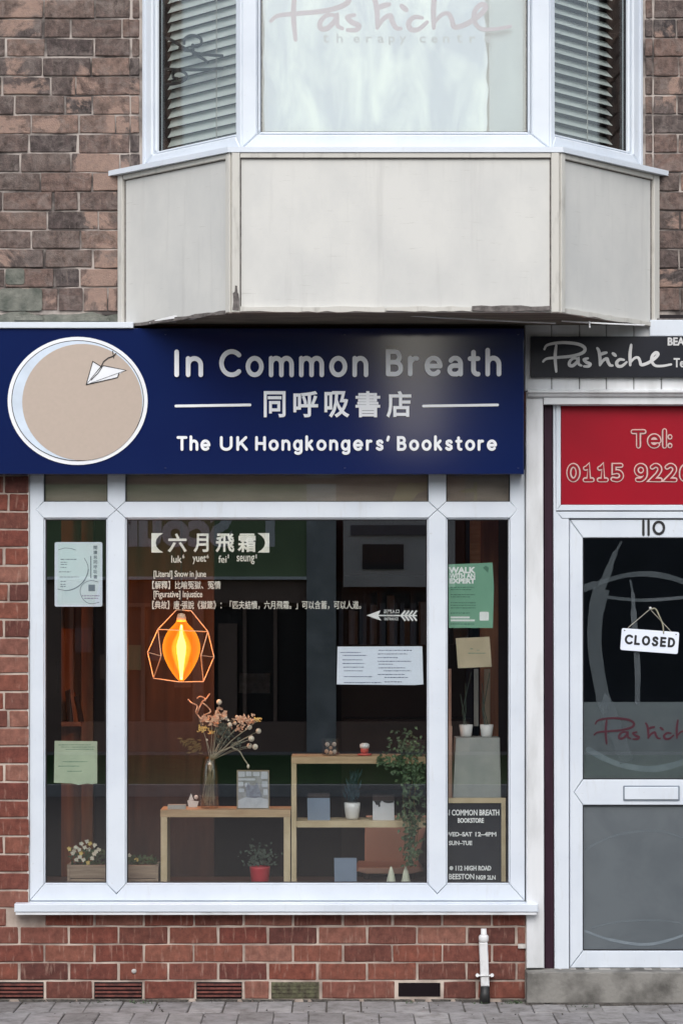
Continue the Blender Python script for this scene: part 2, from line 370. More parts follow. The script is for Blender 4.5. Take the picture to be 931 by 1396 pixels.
    def tube(s, pts, r, n=8, closed=False):
        pts = [Vector(p) for p in pts]; rs = r if isinstance(r, list) else [r] * len(pts)
        vs = []; up = Vector((0.13, 1, .21))
        m = len(pts)
        for i, p in enumerate(pts):
            a = pts[i - 1] if (i or closed) else p; b = pts[(i + 1) % m] if (i < m - 1 or closed) else p
            t = (b - a).normalized(); u = t.cross(up)
            if u.length < 1e-3: u = t.cross(Vector((1, 0, 0)))
            u.normalize(); w = t.cross(u)
            vs += [p + (u * math.cos(2 * math.pi * k / n) + w * math.sin(2 * math.pi * k / n)) * rs[i] for k in range(n)]
        fs = []
        for i in range(m if closed else m - 1):
            j = (i + 1) % m
            fs += [(i * n + k, i * n + (k + 1) % n, j * n + (k + 1) % n, j * n + k) for k in range(n)]
        if not closed: fs += [tuple(range(n))[::-1], tuple(range((m - 1) * n, m * n))]
        return s.add(vs, fs)
    def lathe(s, c, prof, n=20, sx=1, sy=1):
        c = Vector(c); vs = []; m = len(prof)
        for r, z in prof: vs += [(c.x + r * sx * math.cos(2 * math.pi * k / n), c.y + r * sy * math.sin(2 * math.pi * k / n), c.z + z) for k in range(n)]
        fs = [(i * n + k, i * n + (k + 1) % n, (i + 1) * n + (k + 1) % n, (i + 1) * n + k) for i in range(m - 1) for k in range(n)]
        fs += [tuple(range(n))[::-1], tuple(range((m - 1) * n, m * n))]
        return s.add(vs, fs)
    def ball(s, c, r, n=8, sq=1.0):
        return s.lathe(c, [(r * math.sin(math.pi * max(.04, min(.96, i / 6))), -r * sq * math.cos(math.pi * i / 6)) for i in range(7)], n)
    def leafq(s, c, d, nrm, l, w):
        c = Vector(c); d = Vector(d).normalized(); u = d.cross(Vector(nrm))
        if u.length < 1e-3: u = d.cross(Vector((.3, .5, .8)))
        u.normalize(); b = u.cross(d) * (l * .12)
        return s.add([c, c + d * l * .4 + u * w / 2 + b, c + d * l, c + d * l * .4 - u * w / 2 + b], [(0, 1, 2), (0, 2, 3)])
    def build(s, name, m, parent=None, smooth=False, origin=None, mtx=None):
        me = bpy.data.meshes.new(name)
        vs = [mtx @ v for v in s.v] if mtx else s.v
        if parent is not None: o0 = worigin(parent)
        elif origin is not None: o0 = Vector(origin)
        else:
            xs = [v.x for v in vs]; ys = [v.y for v in vs]; o0 = Vector(((min(xs) + max(xs)) / 2, (min(ys) + max(ys)) / 2, min(v.z for v in vs)))
        me.from_pydata([tuple(v - o0) for v in vs], [], s.f); me.validate(); me.update()
        me.materials.append(M[m] if isinstance(m, str) else m)
        if smooth: me.polygons.foreach_set('use_smooth', [True] * len(me.polygons))
        ob = bpy.data.objects.new(name, me); COL.objects.link(ob)
        if parent is not None: ob.parent = parent
        else: ob.location = o0
        return ob

# ------------------------------------------------------------------ lettering
def arc(cx, cy, rx, ry, a0, a1, n=14):
    return [(cx + rx * math.cos(R(a0 + (a1 - a0) * i / n)), cy + ry * math.sin(R(a0 + (a1 - a0) * i / n))) for i in range(n + 1)]
GL = {
 'I': (0, [[(0, .1), (0, .9)]]),
 'n': (.42, [[(0, .1), (0, .67)], [(0, .4)] + arc(.21, .44, .21, .23, 170, 0) + [(.42, .1)]]),
 'm': (.76, [[(0, .1), (0, .67)], [(0, .4)] + arc(.19, .46, .19, .21, 170, 0) + [(.38, .1)], [(.38, .4)] + arc(.57, .46, .19, .21, 170, 0) + [(.76, .1)]]),
 'o': (.5, [arc(.25, .385, .25, .285, 90, 450, 24)]),
 'C': (.62, [arc(.38, .5, .38, .4, 45, 315, 22)]),
 'B': (.48, [[(0, .1), (0, .9), (.24, .9)] + arc(.24, .71, .18, .19, 90, -90, 10) + [(0, .52)], [(.26, .52)] + arc(.26, .31, .21, .21, 90, -90, 10) + [(0, .1)]]),
 'r': (.28, [[(0, .1), (0, .67)], [(0, .38)] + arc(.2, .42, .2, .24, 170, 75)]),
 'e': (.5, [[(.0, .385), (.49, .385)], arc(.25, .385, .25, .285, 0, 315, 22)]),
 'a': (.43, [[(.42, .1), (.42, .46)] + arc(.22, .46, .2, .21, 0, 145, 10), [(.42, .4), (.2, .4)] + arc(.17, .25, .16, .15, 90, 270, 10) + [(.28, .1), (.42, .2)]]),
 't': (.32, [[(.13, .88), (.13, .26)] + arc(.29, .26, .16, .16, 180, 275, 8), [(0, .65), (.3, .65)]]),
 'h': (.42, [[(0, .1), (0, .95)], [(0, .4)] + arc(.21, .44, .21, .23, 170, 0) + [(.42, .1)]]),
 'g': (.46, [arc(.22, .385, .22, .285, 90, 450, 22), [(.45, .67), (.45, 0)] + arc(.24, .0, .21, .17, 0, -140, 10)]),
 'k': (.38, [[(0, .1), (0, .95)], [(.02, .34), (.33, .67)], [(.12, .44), (.37, .1)]]),
 's': (.36, [[(.35, .58), (.28, .66), (.17, .67), (.06, .61), (.05, .5), (.12, .42), (.25, .37), (.34, .3), (.35, .18), (.27, .11), (.15, .1), (.02, .18)]]),
 'T': (.56, [[(0, .9), (.56, .9)], [(.28, .9), (.28, .1)]]),
 'U': (.54, [[(0, .9), (0, .37)] + arc(.27, .37, .27, .27, 180, 360) + [(.54, .9)]]),
 'K': (.48, [[(0, .1), (0, .9)], [(.03, .4), (.45, .9)], [(.17, .56), (.48, .1)]]),
 'H': (.54, [[(0, .1), (0, .9)], [(.54, .1), (.54, .9)], [(0, .5), (.54, .5)]]),
 "'": (.04, [[(.06, .93), (0, .72)]]),
 'L': (.4, [[(0, .9), (0, .1), (.4, .1)]]), 'O': (.66, [arc(.33, .5, .33, .4, 90, 450, 24)]),
 'S': (.48, [[(.46, .77), (.37, .88), (.22, .9), (.08, .83), (.04, .7), (.12, .58), (.28, .52), (.42, .44), (.47, .3), (.4, .16), (.25, .1), (.1, .12), (0, .24)]]),
 'E': (.42, [[(.42, .9), (0, .9), (0, .1), (.42, .1)], [(0, .5), (.38, .5)]]),
 'D': (.52, [[(0, .1), (0, .9), (.2, .9)] + arc(.2, .5, .34, .4, 90, -90, 14) + [(0, .1)]]),
 '1': (.0, [[(0, .1), (0, .9)]]),
}
def word(text, px0, px1, pytop, pybase, wt, y0, y1, m, parent, gap=.34, name='letter', rot=0, one=False):
    adv = sum(GL[c][0] for c in text) + gap * (len(text) - 1)
    H = pybase - pytop; wpx = wt
    ux = (px1 - px0 - wpx) / adv; x = px0 + wpx / 2; cxm = (px0 + px1) / 2; cym = (pytop + pybase) / 2
    whole = MB()
    for c in text:
        b = whole if one else MB()
        for pl in GL[c][1]:
            pts = []
            for (u, v) in pl:
                vv = (v - .1) / .8
                a = x + u * ux; q = pybase - wpx / 2 - vv * (H - wpx)
                if rot:
                    dx, dy = a - cxm, q - cym; a = cxm + dx * math.cos(rot) - dy * math.sin(rot); q = cym + dx * math.sin(rot) + dy * math.cos(rot)
                pts.append((a, q))
            b.pribbon(pts, wpx, y0, y1)
        if not one: b.build(name, m, parent)
        x += (GL[c][0] + gap) * ux
    if one: return whole.build(name, m, parent)
_tc = {}
def textdata(body):
    if body in _tc: return _tc[body]
    c = bpy.data.curves.new('t', 'FONT'); c.body = body; c.size = 1; c.resolution_u = 3
    o = bpy.data.objects.new('t', c); COL.objects.link(o); bpy.context.view_layer.update()
    me = bpy.data.meshes.new_from_object(o)
    vs = [(v.co.x, v.co.y) for v in me.vertices]; fs = [tuple(p.vertices) for p in me.polygons]
    cnt = {}
    for f in fs:
        for i in range(len(f)):
            e = (f[i], f[(i + 1) % len(f)]); k = tuple(sorted(e)); cnt.setdefault(k, []).append(e)
    nxt = {v[0][0]: v[0][1] for v in cnt.values() if len(v) == 1}
    loops = []; seen = set()
    for a in list(nxt):
        if a in seen: continue
        lp = []; b = a
        while b not in seen and b in nxt: seen.add(b); lp.append(b); b = nxt[b]
        if len(lp) > 2: loops.append(lp)
    bpy.data.objects.remove(o); bpy.data.curves.remove(c); bpy.data.meshes.remove(me)
    _tc[body] = (vs, fs, loops); return _tc[body]
def text(body, rect, y0, b=None, bold=0, fill=True, thick=.0004, slant=0, rot=0):
    """Lettering fitted into rect (px0, pytop, px1, pybottom); bold in photo pixels."""
    b = b or MB(); vs, fs, loops = textdata(body)
    xs = [v[0] for v in vs]; zs = [v[1] for v in vs]; x0, x1, z0, z1 = min(xs), max(xs), min(zs), max(zs)
    ax, ay, bx, by = rect
    kx = (bx - ax) / (x1 - x0); ky = (by - ay) / (z1 - z0); cxm = (ax + bx) / 2; cym = (ay + by) / 2
    def mp(v):
        px = ax + (v[0] - x0) * kx; py = by - (v[1] - z0) * ky
        px += slant * (by - py)
        if rot: dx, dy = px - cxm, py - cym; px, py = cxm + dx * math.cos(rot) - dy * math.sin(rot), cym + dx * math.sin(rot) + dy * math.cos(rot)
        return (X(px, y0), Z(py, y0))
    q = [mp(v) for v in vs]
    if fill: b.add([(x, y0, z) for x, z in q], fs)
    if bold:
        for lp in loops: b.ribbon([q[i] for i in lp], bold / sc(y0), y0 - .0001, y0 + thick, closed=True)
    return b

# ================================================================== the setting: ground
def ground_sheet(name, x0, x1, y0, y1, z, m, t=.3):
    return tag(MB().box(x0, x1, y0, y1, z - t, z).build(name, m), kind='structure')
ground_sheet('ground', -150, 150, -160, 60, -.32, 'ground', .5)
ROADZ = -.12
ground_sheet('road', -40, 40, -14.0, -3.05, ROADZ, 'asphalt')
pav = ground_sheet('pavement', -40, 40, -2.9, 0.5, -.012, 'ground')
ground_sheet('kerb', -40, 40, -3.05, -2.9, 0.0, 'kerb')
ground_sheet('far_kerb', -40, 40, -14.15, -14.0, .0, 'far_kerb')
ground_sheet('verge', -40, 40, -19.4, -14.15, .0, 'grass')
ground_sheet('far_pavement', -40, 40, -20.0, -19.4, .01, 'kerb')

def slab_mesh(name, lx, ly, h, jit, m, seed, bev=.004):
    rnd = random.Random(seed); b = MB()
    pts = [(-lx / 2, -ly / 2), (lx / 2, -ly / 2), (lx / 2, ly / 2), (-lx / 2, ly / 2)]
    pts = [(x + rnd.uniform(-jit, jit), y + rnd.uniform(-jit, jit)) for x, y in pts]
    ins = offs(pts, bev); n = 4; dz = [rnd.uniform(-jit, jit) * .6 for _ in range(4)]
    vs = [(x, y, -h) for x, y in pts] + [(x, y, -bev) for x, y in pts] + [(x, y, d) for (x, y), d in zip(ins, dz)]
    fs = [(0, 3, 2, 1), (8, 9, 10, 11)] + [(k * 4 + i, k * 4 + (i + 1) % 4, (k + 1) * 4 + (i + 1) % 4, (k + 1) * 4 + i) for k in (0, 1) for i in range(4)]
    b.add(vs, fs); me = bpy.data.meshes.new(name); me.from_pydata([tuple(v) for v in b.v], [], b.f); me.update(); me.materials.append(m); return me
pv = [slab_mesh('paving_block', .150, .302, .05, .002, M['paver'], i) for i in range(6)]
po = worigin(pav)
for r in range(5):
    for k in range(-14, 15):
        x = k * .1535 + (.077 if r % 2 else 0) + .01; y = -.155 - r * .3065
        o = bpy.data.objects.new('paving_block', random.choice(pv)); COL.objects.link(o); o.parent = pav
        o.location = Vector((x, y, random.uniform(-.003, .002))) - po
        o.rotation_euler = (random.uniform(-.006, .006), random.uniform(-.012, .012), random.uniform(-.008, .008))
dirt = MB(); rd = random.Random(9)
for k in range(150):
    x = rd.uniform(-1.9, 1.6); w = rd.uniform(.01, .05); dd_ = rd.uniform(.004, .022); y = (-.002 if x < .84 else -.101)
    dirt.add([(x - w, y, .010), (x + w, y, .008), (x + w * .6, y - dd_, -.008), (x - w * .5, y - dd_ * rd.uniform(.5, 1.2), -.008)], [(0, 3, 2, 1)])
for k in range(70):
    x = rd.uniform(-1.7, 1.6); y = -rd.uniform(.02, .7) - (.1 if x > .84 else 0); q = rd.uniform(.0015, .005); dirt.ball((x, y, .001 + q * .4), q, 5, .6)
M['dirt'] = mat('dark_grit', (.09, .08, .07), (.035, .032, .028), .95, 60)
tag(dirt.build('grit', 'dirt'), 'dark grit and dirt gathered along the foot of the wall', 'grit', kind='stuff')
g = MB()
for (cx, n) in ((702, 60), (790, 22), (195, 26), (560, 10), (955, 20), (140, 8), (655, 12)):
    for i in range(n):
        a = random.uniform(0, 6.3); c = P(cx + random.gauss(0, 8), 1366, 0); c.y = -random.uniform(.005, .05) - (.02 if cx < 717 else .14); c.z = -.006
        g.leafq(c, (math.cos(a) * .6, math.sin(a) * .6, random.uniform(.4, 1)), (0, 0, 1), random.uniform(.008, .026), .006)
g = g.build('moss', 'leaf'); tag(g, 'green moss and weeds growing in the joint below the wall', 'moss', kind='stuff')

def rrect(a, t_, c, u_, r=3, skew=0):
    o = []
    for cx, cy, a0 in ((c - r, t_ + r, -90), (c - r, u_ - r, 0), (a + r, u_ - r, 90), (a + r, t_ + r, 180)):
        o += [(cx + r * math.cos(R(a0 + k * 30)) + skew * (u_ - cy) / (u_ - t_), cy + r * math.sin(R(a0 + k * 30))) for k in range(4)]
    return o
# ================================================================== brick walls
def brick_mesh(name, lx, lz, m, seed, jit, depth=.03):
    rnd = random.Random(seed)
    xs = [-lx / 2, -lx / 2 + .0035] + ([-lx * .18, lx * .2] if lx > .12 else [lx * .05]) + [lx / 2 - .0035, lx / 2]; nx = len(xs) - 1
    zs = [-lz / 2, -lz / 2 + .0035, lz / 2 - .0035, lz / 2]; nzz = 3
    vs = []; idx = {}
    def J(): return rnd.uniform(-jit, jit)
    for j in range(nzz + 1):
        for i in range(nx + 1):
            e = (i in (0, nx)) + (j in (0, nzz)); ex = 1 if xs[i] > 0 else -1; ez = 1 if zs[j] > 0 else -1
            idx[i, j] = len(vs)
            vs.append((xs[i] + (J() if (i in (0, nx)) else 0) - (.0015 * ex if e == 2 else 0), (.0028 if e else 0) + rnd.uniform(-.0003, .0003) * (jit / .001), zs[j] + (J() if j in (0, nzz) else 0) - (.001 * ez if e == 2 else 0)))
    fs = [(idx[i, j], idx[i + 1, j], idx[i + 1, j + 1], idx[i, j + 1]) for j in range(nzz) for i in range(nx)]
    ring = [(i, 0) for i in range(nx)] + [(nx, j) for j in range(nzz)] + [(i, nzz) for i in range(nx, 0, -1)] + [(0, j) for j in range(nzz, 0, -1)]
    b0 = len(vs)
    for c in ring: v = vs[idx[c]]; vs.append((v[0], depth, v[2]))
    for k in range(len(ring)):
        k2 = (k + 1) % len(ring); fs.append((idx[ring[k2]], idx[ring[k]], b0 + k, b0 + k2))
    me = bpy.data.meshes.new(name); me.from_pydata(vs, [], fs); me.update(); me.materials.append(m)
    return me
_bm = {}
def put_brick(parent, po, px0, px1, py0, py1, m, jit, jw=3.0, name='brick', dy=.0008):
    jw *= random.uniform(.72, 1.25)
    lx = (px1 - px0 - jw) / 300.0; lz = (py1 - py0 - jw * .85) / 300.0
    if lx < .012: return
    key = (round(lx * 200), round(lz * 400), m, random.randrange(4))
    if key not in _bm: _bm[key] = brick_mesh(name, key[0] / 200, key[1] / 400, M[m], len(_bm) * 7 + 1, jit)
    me = _bm[key]; o = bpy.data.objects.new(name, me); COL.objects.link(o); o.parent = parent
    o.location = P((px0 + px1) / 2, (py0 + py1) / 2, 0) + Vector((0, random.uniform(-dy, dy), 0)) - po
    if name == 'brick' and jit > .0015: o.rotation_euler = (0, random.uniform(-.006, .006), 0)
    return o

low = thing('brick_wall', P(330, 1365, 0), 'red brick wall with pale mortar under and left of the bookshop window, air bricks along its foot', 'brick wall'); lo = worigin(low)
b = MB(); b.pprism([(-130, 1366), (717, 1366), (717, 1241), (40, 1241), (40, 640), (-130, 640)], .0048, .16)
b.build('mortar_bed', 'mortar_low', low)
JZ = lambda k: 1361.5 - 24.6 * k
vents = [(-8, 62, 'v'), (127, 196, 'v'), (266, 332, 'v'), (368, 437, 'm'), (540, 603, 'd')]
edges = [-130, -75, -8, 62, 127, 196, 266, 332, 368, 437, 540, 603, 650, 717]
for a, c in zip(edges, edges[1:]):
    v = next((t for (p, q, t) in vents if p == a), None)
    if v is None: put_brick(low, lo, a, c, JZ(1), JZ(0) + 1, 'brick_low', .0019)
    else:
        m = {'v': 'terracotta', 'm': 'moss_brick', 'd': 'void'}[v]
        b = MB(); y = 0.0
        if v == 'd':
            b.pprism([(a + 3, JZ(1) + 3), (c - 3, JZ(1) + 3), (c - 3, JZ(0) - 3), (a + 3, JZ(0) - 3)], .002, .02); o = b.build('air_brick', m, low)
            o['label'] = 'open dark air brick slot'
        else:
            b.pprism([(a + 2, JZ(1) + 2), (c - 2, JZ(1) + 2), (c - 2, JZ(0)), (a + 2, JZ(0))], .0025, .03)
            o = b.build('air_brick', 'void' if v == 'v' else m, low)
            for k in range(4):
                b = MB(); zz = JZ(1) + 4.2 + k * 5.1
                if v == 'v': b.pbox(a + 3, zz, c - 3, zz + 2.7, -.003, .004)
                else:
                    for t in range(9): b.pbox(a + 3 + t * (c - a - 6) / 9, zz, a + 3 + t * (c - a - 6) / 9 + 4.6, zz + 2.8, -.002, .004)
                s_ = b.build('vent_slat', m, o)
for k in range(1, 5):
    off = 62 if k % 2 == 0 else 27.5
    x = off - 68 * 3
    while x < 717:
        a, c = max(x, -130), min(x + 67.7, 717)
        top = JZ(k + 1) if k < 4 else 1240
        if not (k == 4 and a < 10): put_brick(low, lo, a, c, max(top, JZ(k + 1)), JZ(k), 'brick_low', .0018)
        x += 67.7
for k in range(4, 30):
    if JZ(k + 1) < 640: continue
    cuts = [-130, -96, -28, 41] if k % 2 else [-130, -62, 6, 41]
    if k in (15, 27, 22): cuts = [-130, -96, -28, 12, 41]
    elif k % 2 == 0 and k % 4: cuts = [-130, -62, -20, 41]
    if k == 4: cuts = [-130, -74, -6, 10, 41] if False else [-130, -74, -6, 10]
    for a, c in zip(cuts, cuts[1:]): put_brick(low, lo, a, c, JZ(k + 1), JZ(k), 'brick_low', .0018)

upw = thing('brick_wall', P(465, 440, 0), 'weathered old brown brick wall of the upper storey either side of the bay', 'brick wall'); uo = worigin(upw)
TOP = -75
b = MB(); b.pprism([(-130, 440), (170, 440), (170, 236), (200, 236), (200, TOP), (-130, TOP)], .0075, .2)
b.build('mortar_bed', 'mortar_up', upw)
b = MB(); b.pprism([(1060, 437), (888, 437), (888, 236), (870, 236), (870, TOP), (1060, TOP)], .0075, .2)
b.build('mortar_bed', 'mortar_up', upw)
rnd = random.Random(12)
k = 0; yb = 424.5
while yb > TOP:
    yt = yb - 26.2 if k else yb - 32.5
    endL = 163 if yb > 240 else 191
    if yb < 240: put_brick(upw, uo, 177 + rnd.uniform(-3, 4), 191.5, yt, yb, 'brick_up', .0018, 2.9)
    lim = endL if yb > 240 else 178
    x = -130 + (0 if k % 2 else -52) + rnd.uniform(-3, 3); hd = (k % 2 == 0)
    while x < lim:
        w = 35.5 if ((hd and rnd.random() < .6) or k < 1) else 68
        if rnd.random() < .06: w = 52
        w += rnd.uniform(-2.5, 2.5)
        c = min(x + w, lim)
        if lim - c < 9: c = lim
        if c > -130: put_brick(upw, uo, max(x, -130), c, yt + rnd.uniform(-.6, .6), yb + rnd.uniform(-.6, .6), 'brick_up', .0020, 2.5, dy=.004)
        x = c; hd = not hd
    st = 894 if yb > 240 else 878
    if yb < 240: put_brick(upw, uo, 878, 890, yt, yb, 'brick_up', .0018, 2.9); st = 890
    x = st; hd = (k % 2 == 0)
    while x < 1060:
        w = (33 if hd else 66) + rnd.uniform(-2, 2); c = min(x + w, 1060)
        put_brick(upw, uo, x, c, yt, yb, 'brick_up', .0020, 2.5, dy=.004); x = c; hd = not hd
    yb = yt; k += 1
# broken course just above the sign: small odd bricks set in grey cement
b = MB(); pts = [(-130, 440)] + [(-130 + i * 18.3, 427 + rnd.uniform(-3, 4)) for i in range(17)] + [(163, 440)]
b.pprism(pts, -.004, .01); b.build('cement_fillet', 'cement', upw)
for (a, c, t_, u_) in ((-40, -2, 428, 437), (20, 60, 429, 437), (96, 150, 431, 438)):
    b = MB(); b.pprism([(a, u_), (a + 2, t_ + 2), ((a + c) / 2, t_), (c - 2, t_ + 1), (c, u_)], -.012, -.003, .002); b.build('mortar_lump', 'cement', upw)
for (a, c, t_, u_) in ((8, 34, 366, 388), (0, 58, 393, 424), (-60, -8, 394, 424)):
    b = MB(); b.pprism(rrect(a, t_, c, u_, 4), -.0045, .004, .002); b.build('cement_patch', 'cement', upw)

# ================================================================== bay window
bay = thing('bay_window', P(540, 440, -.25), 'white framed bay window jutting out above the shop sign over cream boarded panels', 'bay window')
YF = -.55
AL, BL, BR, AR = Vector((X(163), 0)), Vector((X(316, YF), YF)), Vector((X(762, YF), YF)), Vector((X(896), 0))
ZB, ZT = Z(425, YF), Z(208.5, YF)
def frame_of(a, b):
    """matrix from local (u along a->b, depth inward, z) to the world for a wall seen from outside"""
    d = (b - a).normalized(); n = Vector((-d.y, d.x))       # inward when a->b runs left to right seen from the street
    m = Matrix(((d.x, n.x, 0, a.x), (d.y, n.y, 0, a.y), (0, 0, 1, 0), (0, 0, 0, 1)))
    return m, (b - a).length
def bay_side(a, b, e0, e1):
    m, L = frame_of(a, b)
    MB().box(0, L, .006, .03, ZB, ZT).build('panel', 'cream', bay, mtx=m)
    for u0, u1 in ((0, e0), (L - e1, L)):
        mb = MB(); mb.prism([(u0 + .0005, ZB - .004), (u1 - .0005, ZB - .004), (u1 - .0005, ZT), (u0 + .0005, ZT)], -.012, .02, .003); mb.build('post', 'cream_trim', bay, mtx=m)
    mb = MB(); mb.prism([(e0 + .001, ZT - .022), (L - e1 - .001, ZT - .022), (L - e1 - .001, ZT), (e0 + .001, ZT)], -.008, .01, .002); mb.build('top_rail', 'cream_trim', bay, mtx=m)
    # dark shadow gap all round the board
    mb = MB()
    for r in ((e0, ZB + .012, e0 + .005, ZT - .026), (L - e1 - .005, ZB + .012, L - e1, ZT - .026), (e0, ZT - .026, L - e1, ZT - .022)):
        mb.box(r[0], r[2], .003, .007, r[1], r[3])
    mb.build('board_joint', 'peel', bay, mtx=m)
    return m, L
mL, LL = bay_side(AL, BL, .035, .03)
mF, LF = bay_side(BL, BR, .036, .036)
mR, LR = bay_side(BR, AR, .03, .045)
# lower lips
def lip(m, u0, u1, dz, mt, pr=-.01, h=.02):
    n = max(3, int((u1 - u0) / .04)); pts = [(u0 + (u1 - u0) * i / n, ZB + dz + h + rnd.uniform(-.003, .003)) for i in range(n + 1)]
    pts += [(u1 - (u1 - u0) * i / n, ZB + dz + rnd.uniform(-.004, .003)) for i in range(n + 1)]
    MB().prism(pts, pr, .012).build('lower_rail', mt, bay, mtx=m)
lip(mF, .037, .66, 0, 'cream_trim', -.012); lip(mF, .667, 1.03, .002, 'cream_trim', -.010, .019)
lip(mF, 1.036, LF - .038, .004, 'peel', -.006, .02); lip(mR, .035, LR - .05, -.002, 'cream_trim', -.008, .018)
lip(mL, .04, LL - .035, -.004, 'peel', -.002, .013)
b = MB()
pts = [(.004, ZB + .006), (.033, ZB + .004), (.034, ZB + .05), (.030, ZB + .075), (.026, ZB + .082), (.024, ZB + .110), (.016, ZB + .112), (.014, ZB + .085), (.006, ZB + .078), (.008, ZB + .04)]
b.prism(pts, -.0145, -.011); b.build('peeled_patch', 'peel', bay, mtx=mF)
# flaking paint strips along the underside
for (pts, y, w) in (([(212, 437), (238, 432), (262, 434), (300, 427)], -.28, 4), ([(205, 440), (222, 437), (240, 438)], -.16, 3)):
    MB().pribbon(pts, [1.5, w, w * .8, 1.2], y, y + .004).build('paint_flake', 'upvc2', bay)
for pts in ([(500, 426), (600, 433), (700, 438), (757, 440.5)], [(765, 437.5), (820, 441), (878, 443.5)], [(803, 438), (803.5, 447)]):
    MB().tube([P(a, c, -.36) for a, c in pts], .0035, 6).build('loose_bead', 'upvc2', bay)
# soffit under the bay
def plan_prism(poly, z0, z1):
    b = MB(); n = len(poly)
    b.add([(p[0], p[1], z0) for p in poly] + [(p[0], p[1], z1) for p in poly], [tuple(range(n)), tuple(range(n, 2 * n))[::-1]] + [(i, i + n, (i + 1) % n + n, (i + 1) % n) for i in range(n)])
    return b
ins = .012
plan_prism([(AL.x + ins * 2, -.001), (BL.x + ins, YF + ins), (BR.x - ins, YF + ins), (AR.x - ins * 2, -.001)], ZB + .004, ZB + .02).build('soffit', 'soffit', bay)
# sill slab
def outset(pts, d):
    return [(AL.x - d * 1.1, 0), (BL.x - d * .35, YF - d * .3), (BR.x + d * .35, YF - d * .3), (AR.x + d * 1.1, 0)]
plan_prism(outset(None, .045), ZT + .001, ZT + .024).build('sill', 'upvc', bay)
# window walls
AL2, AR2 = Vector((X(193), -.002)), Vector((X(877), -.002)); YW = -.505
BL2, BR2 = Vector((X(329, YW), YW)), Vector((X(750, YW), YW))
Z0w, Z1w = ZT + .0245, 4.86
def ring_bars(x0, x1, z0, z1, t, parent, m, mt='upvc', y0=-.0, y1=.06, g=.0006, bev=.006, name='frame_bar'):
    tl, tr, tb, tt = t
    o = [(x0, z0), (x1, z0), (x1, z1), (x0, z1)]; i = [(x0 + tl, z0 + tb), (x1 - tr, z0 + tb), (x1 - tr, z1 - tt), (x0 + tl, z1 - tt)]
    for k in range(4):
        a, c, d, e = Vector(o[k]), Vector(o[(k + 1) % 4]), Vector(i[(k + 1) % 4]), Vector(i[k])
        u = (c - a).normalized() * g
        MB().prism([tuple(a + u), tuple(c - u), tuple(d - u), tuple(e + u)], y0, y1, bev).build(name, mt, parent, mtx=m)
    return i
def gasket(i, parent, m, y0, t=.004):
    (x0, z0), (x1, z1) = i[0], i[2]; b = MB()
    for r in ((x0, x1, z0, z0 + t), (x0, x1, z1 - t, z1), (x0, x0 + t, z0 + t, z1 - t), (x1 - t, x1, z0 + t, z1 - t)): b.box(r[0], r[1], y0, y0 + .012, r[2], r[3])
    b.build('gasket', 'gasket', parent, mtx=m)
def bay_light(a, b, tl, tr, tb, gm='glass_up'):
    m, L = frame_of(a, b)
    i = ring_bars(.001, L - .001, Z0w, Z1w, (tl, tr, tb, .07), bay, m)
    # inner glazing bead
    j = ring_bars(i[0][0] + .0005, i[1][0] - .0005, i[0][1] + .0005, i[2][1] - .0005, (.014,) * 4, bay, m, y0=.012, y1=.05, name='glazing_bead', bev=.009)
    gasket(j, bay, m, .03)
    MB().box(j[0][0], j[1][0], .034, .04, j[0][1], j[2][1]).build('glass_pane', gm, bay, mtx=m)
    return m, L, j
m1, L1, j1 = bay_light(AL2, BL2, .075, .038, .062)
m2, L2, j2 = bay_light(BL2, BR2, .068, .082, .064)
m3, L3, j3 = bay_light(BR2, AR2, .034, .08, .062)
for (m, L, u) in ((m1, L1, .018), (m3, L3, L3 - .03)):
    MB().box(u, u + .01, -.006, .0, Z0w, Z1w).build('cover_strip', 'upvc', bay, mtx=m)
plan_prism([(AL2.x, 0), (BL2.x, YW - .03), (BR2.x, YW - .03), (AR2.x, 0)], Z1w + .001, Z1w + .06).build('roof', 'upvc2', bay)
# film and blind in the middle light
x0, x1 = j2[0][0] + .004, j2[1][0] - .004; zb = j2[0][1] + .004; zt = j2[2][1] - .004
fx = (X(663, YW) - BL2.x)
rl = random.Random(5)
pts = [(x0 + .012, zb + .003)] + [(fx + rl.uniform(-.003, .003) + .004 * math.sin(i * 1.7) + .006 * math.sin(i * .31), zb + .003 + i * (zt - zb) / 24) for i in range(25)] + [(x0 + .004, zt)] + [(x0 + rl.uniform(.004, .012), zt - i * (zt - zb) / 12) for i in range(1, 12)]
MB().prism(pts, .046, .048).build('brushed_film', 'film_up', bay, mtx=m2)
MB().box(fx + .015, x1 - .012, .07, .074, zb, zt).build('narrow_blind', 'blind_green', bay, mtx=m2)
MB().box(x0, x1, .10, .104, zb - .02, zt).build('backing_blind', 'blind_green', bay, mtx=m2)

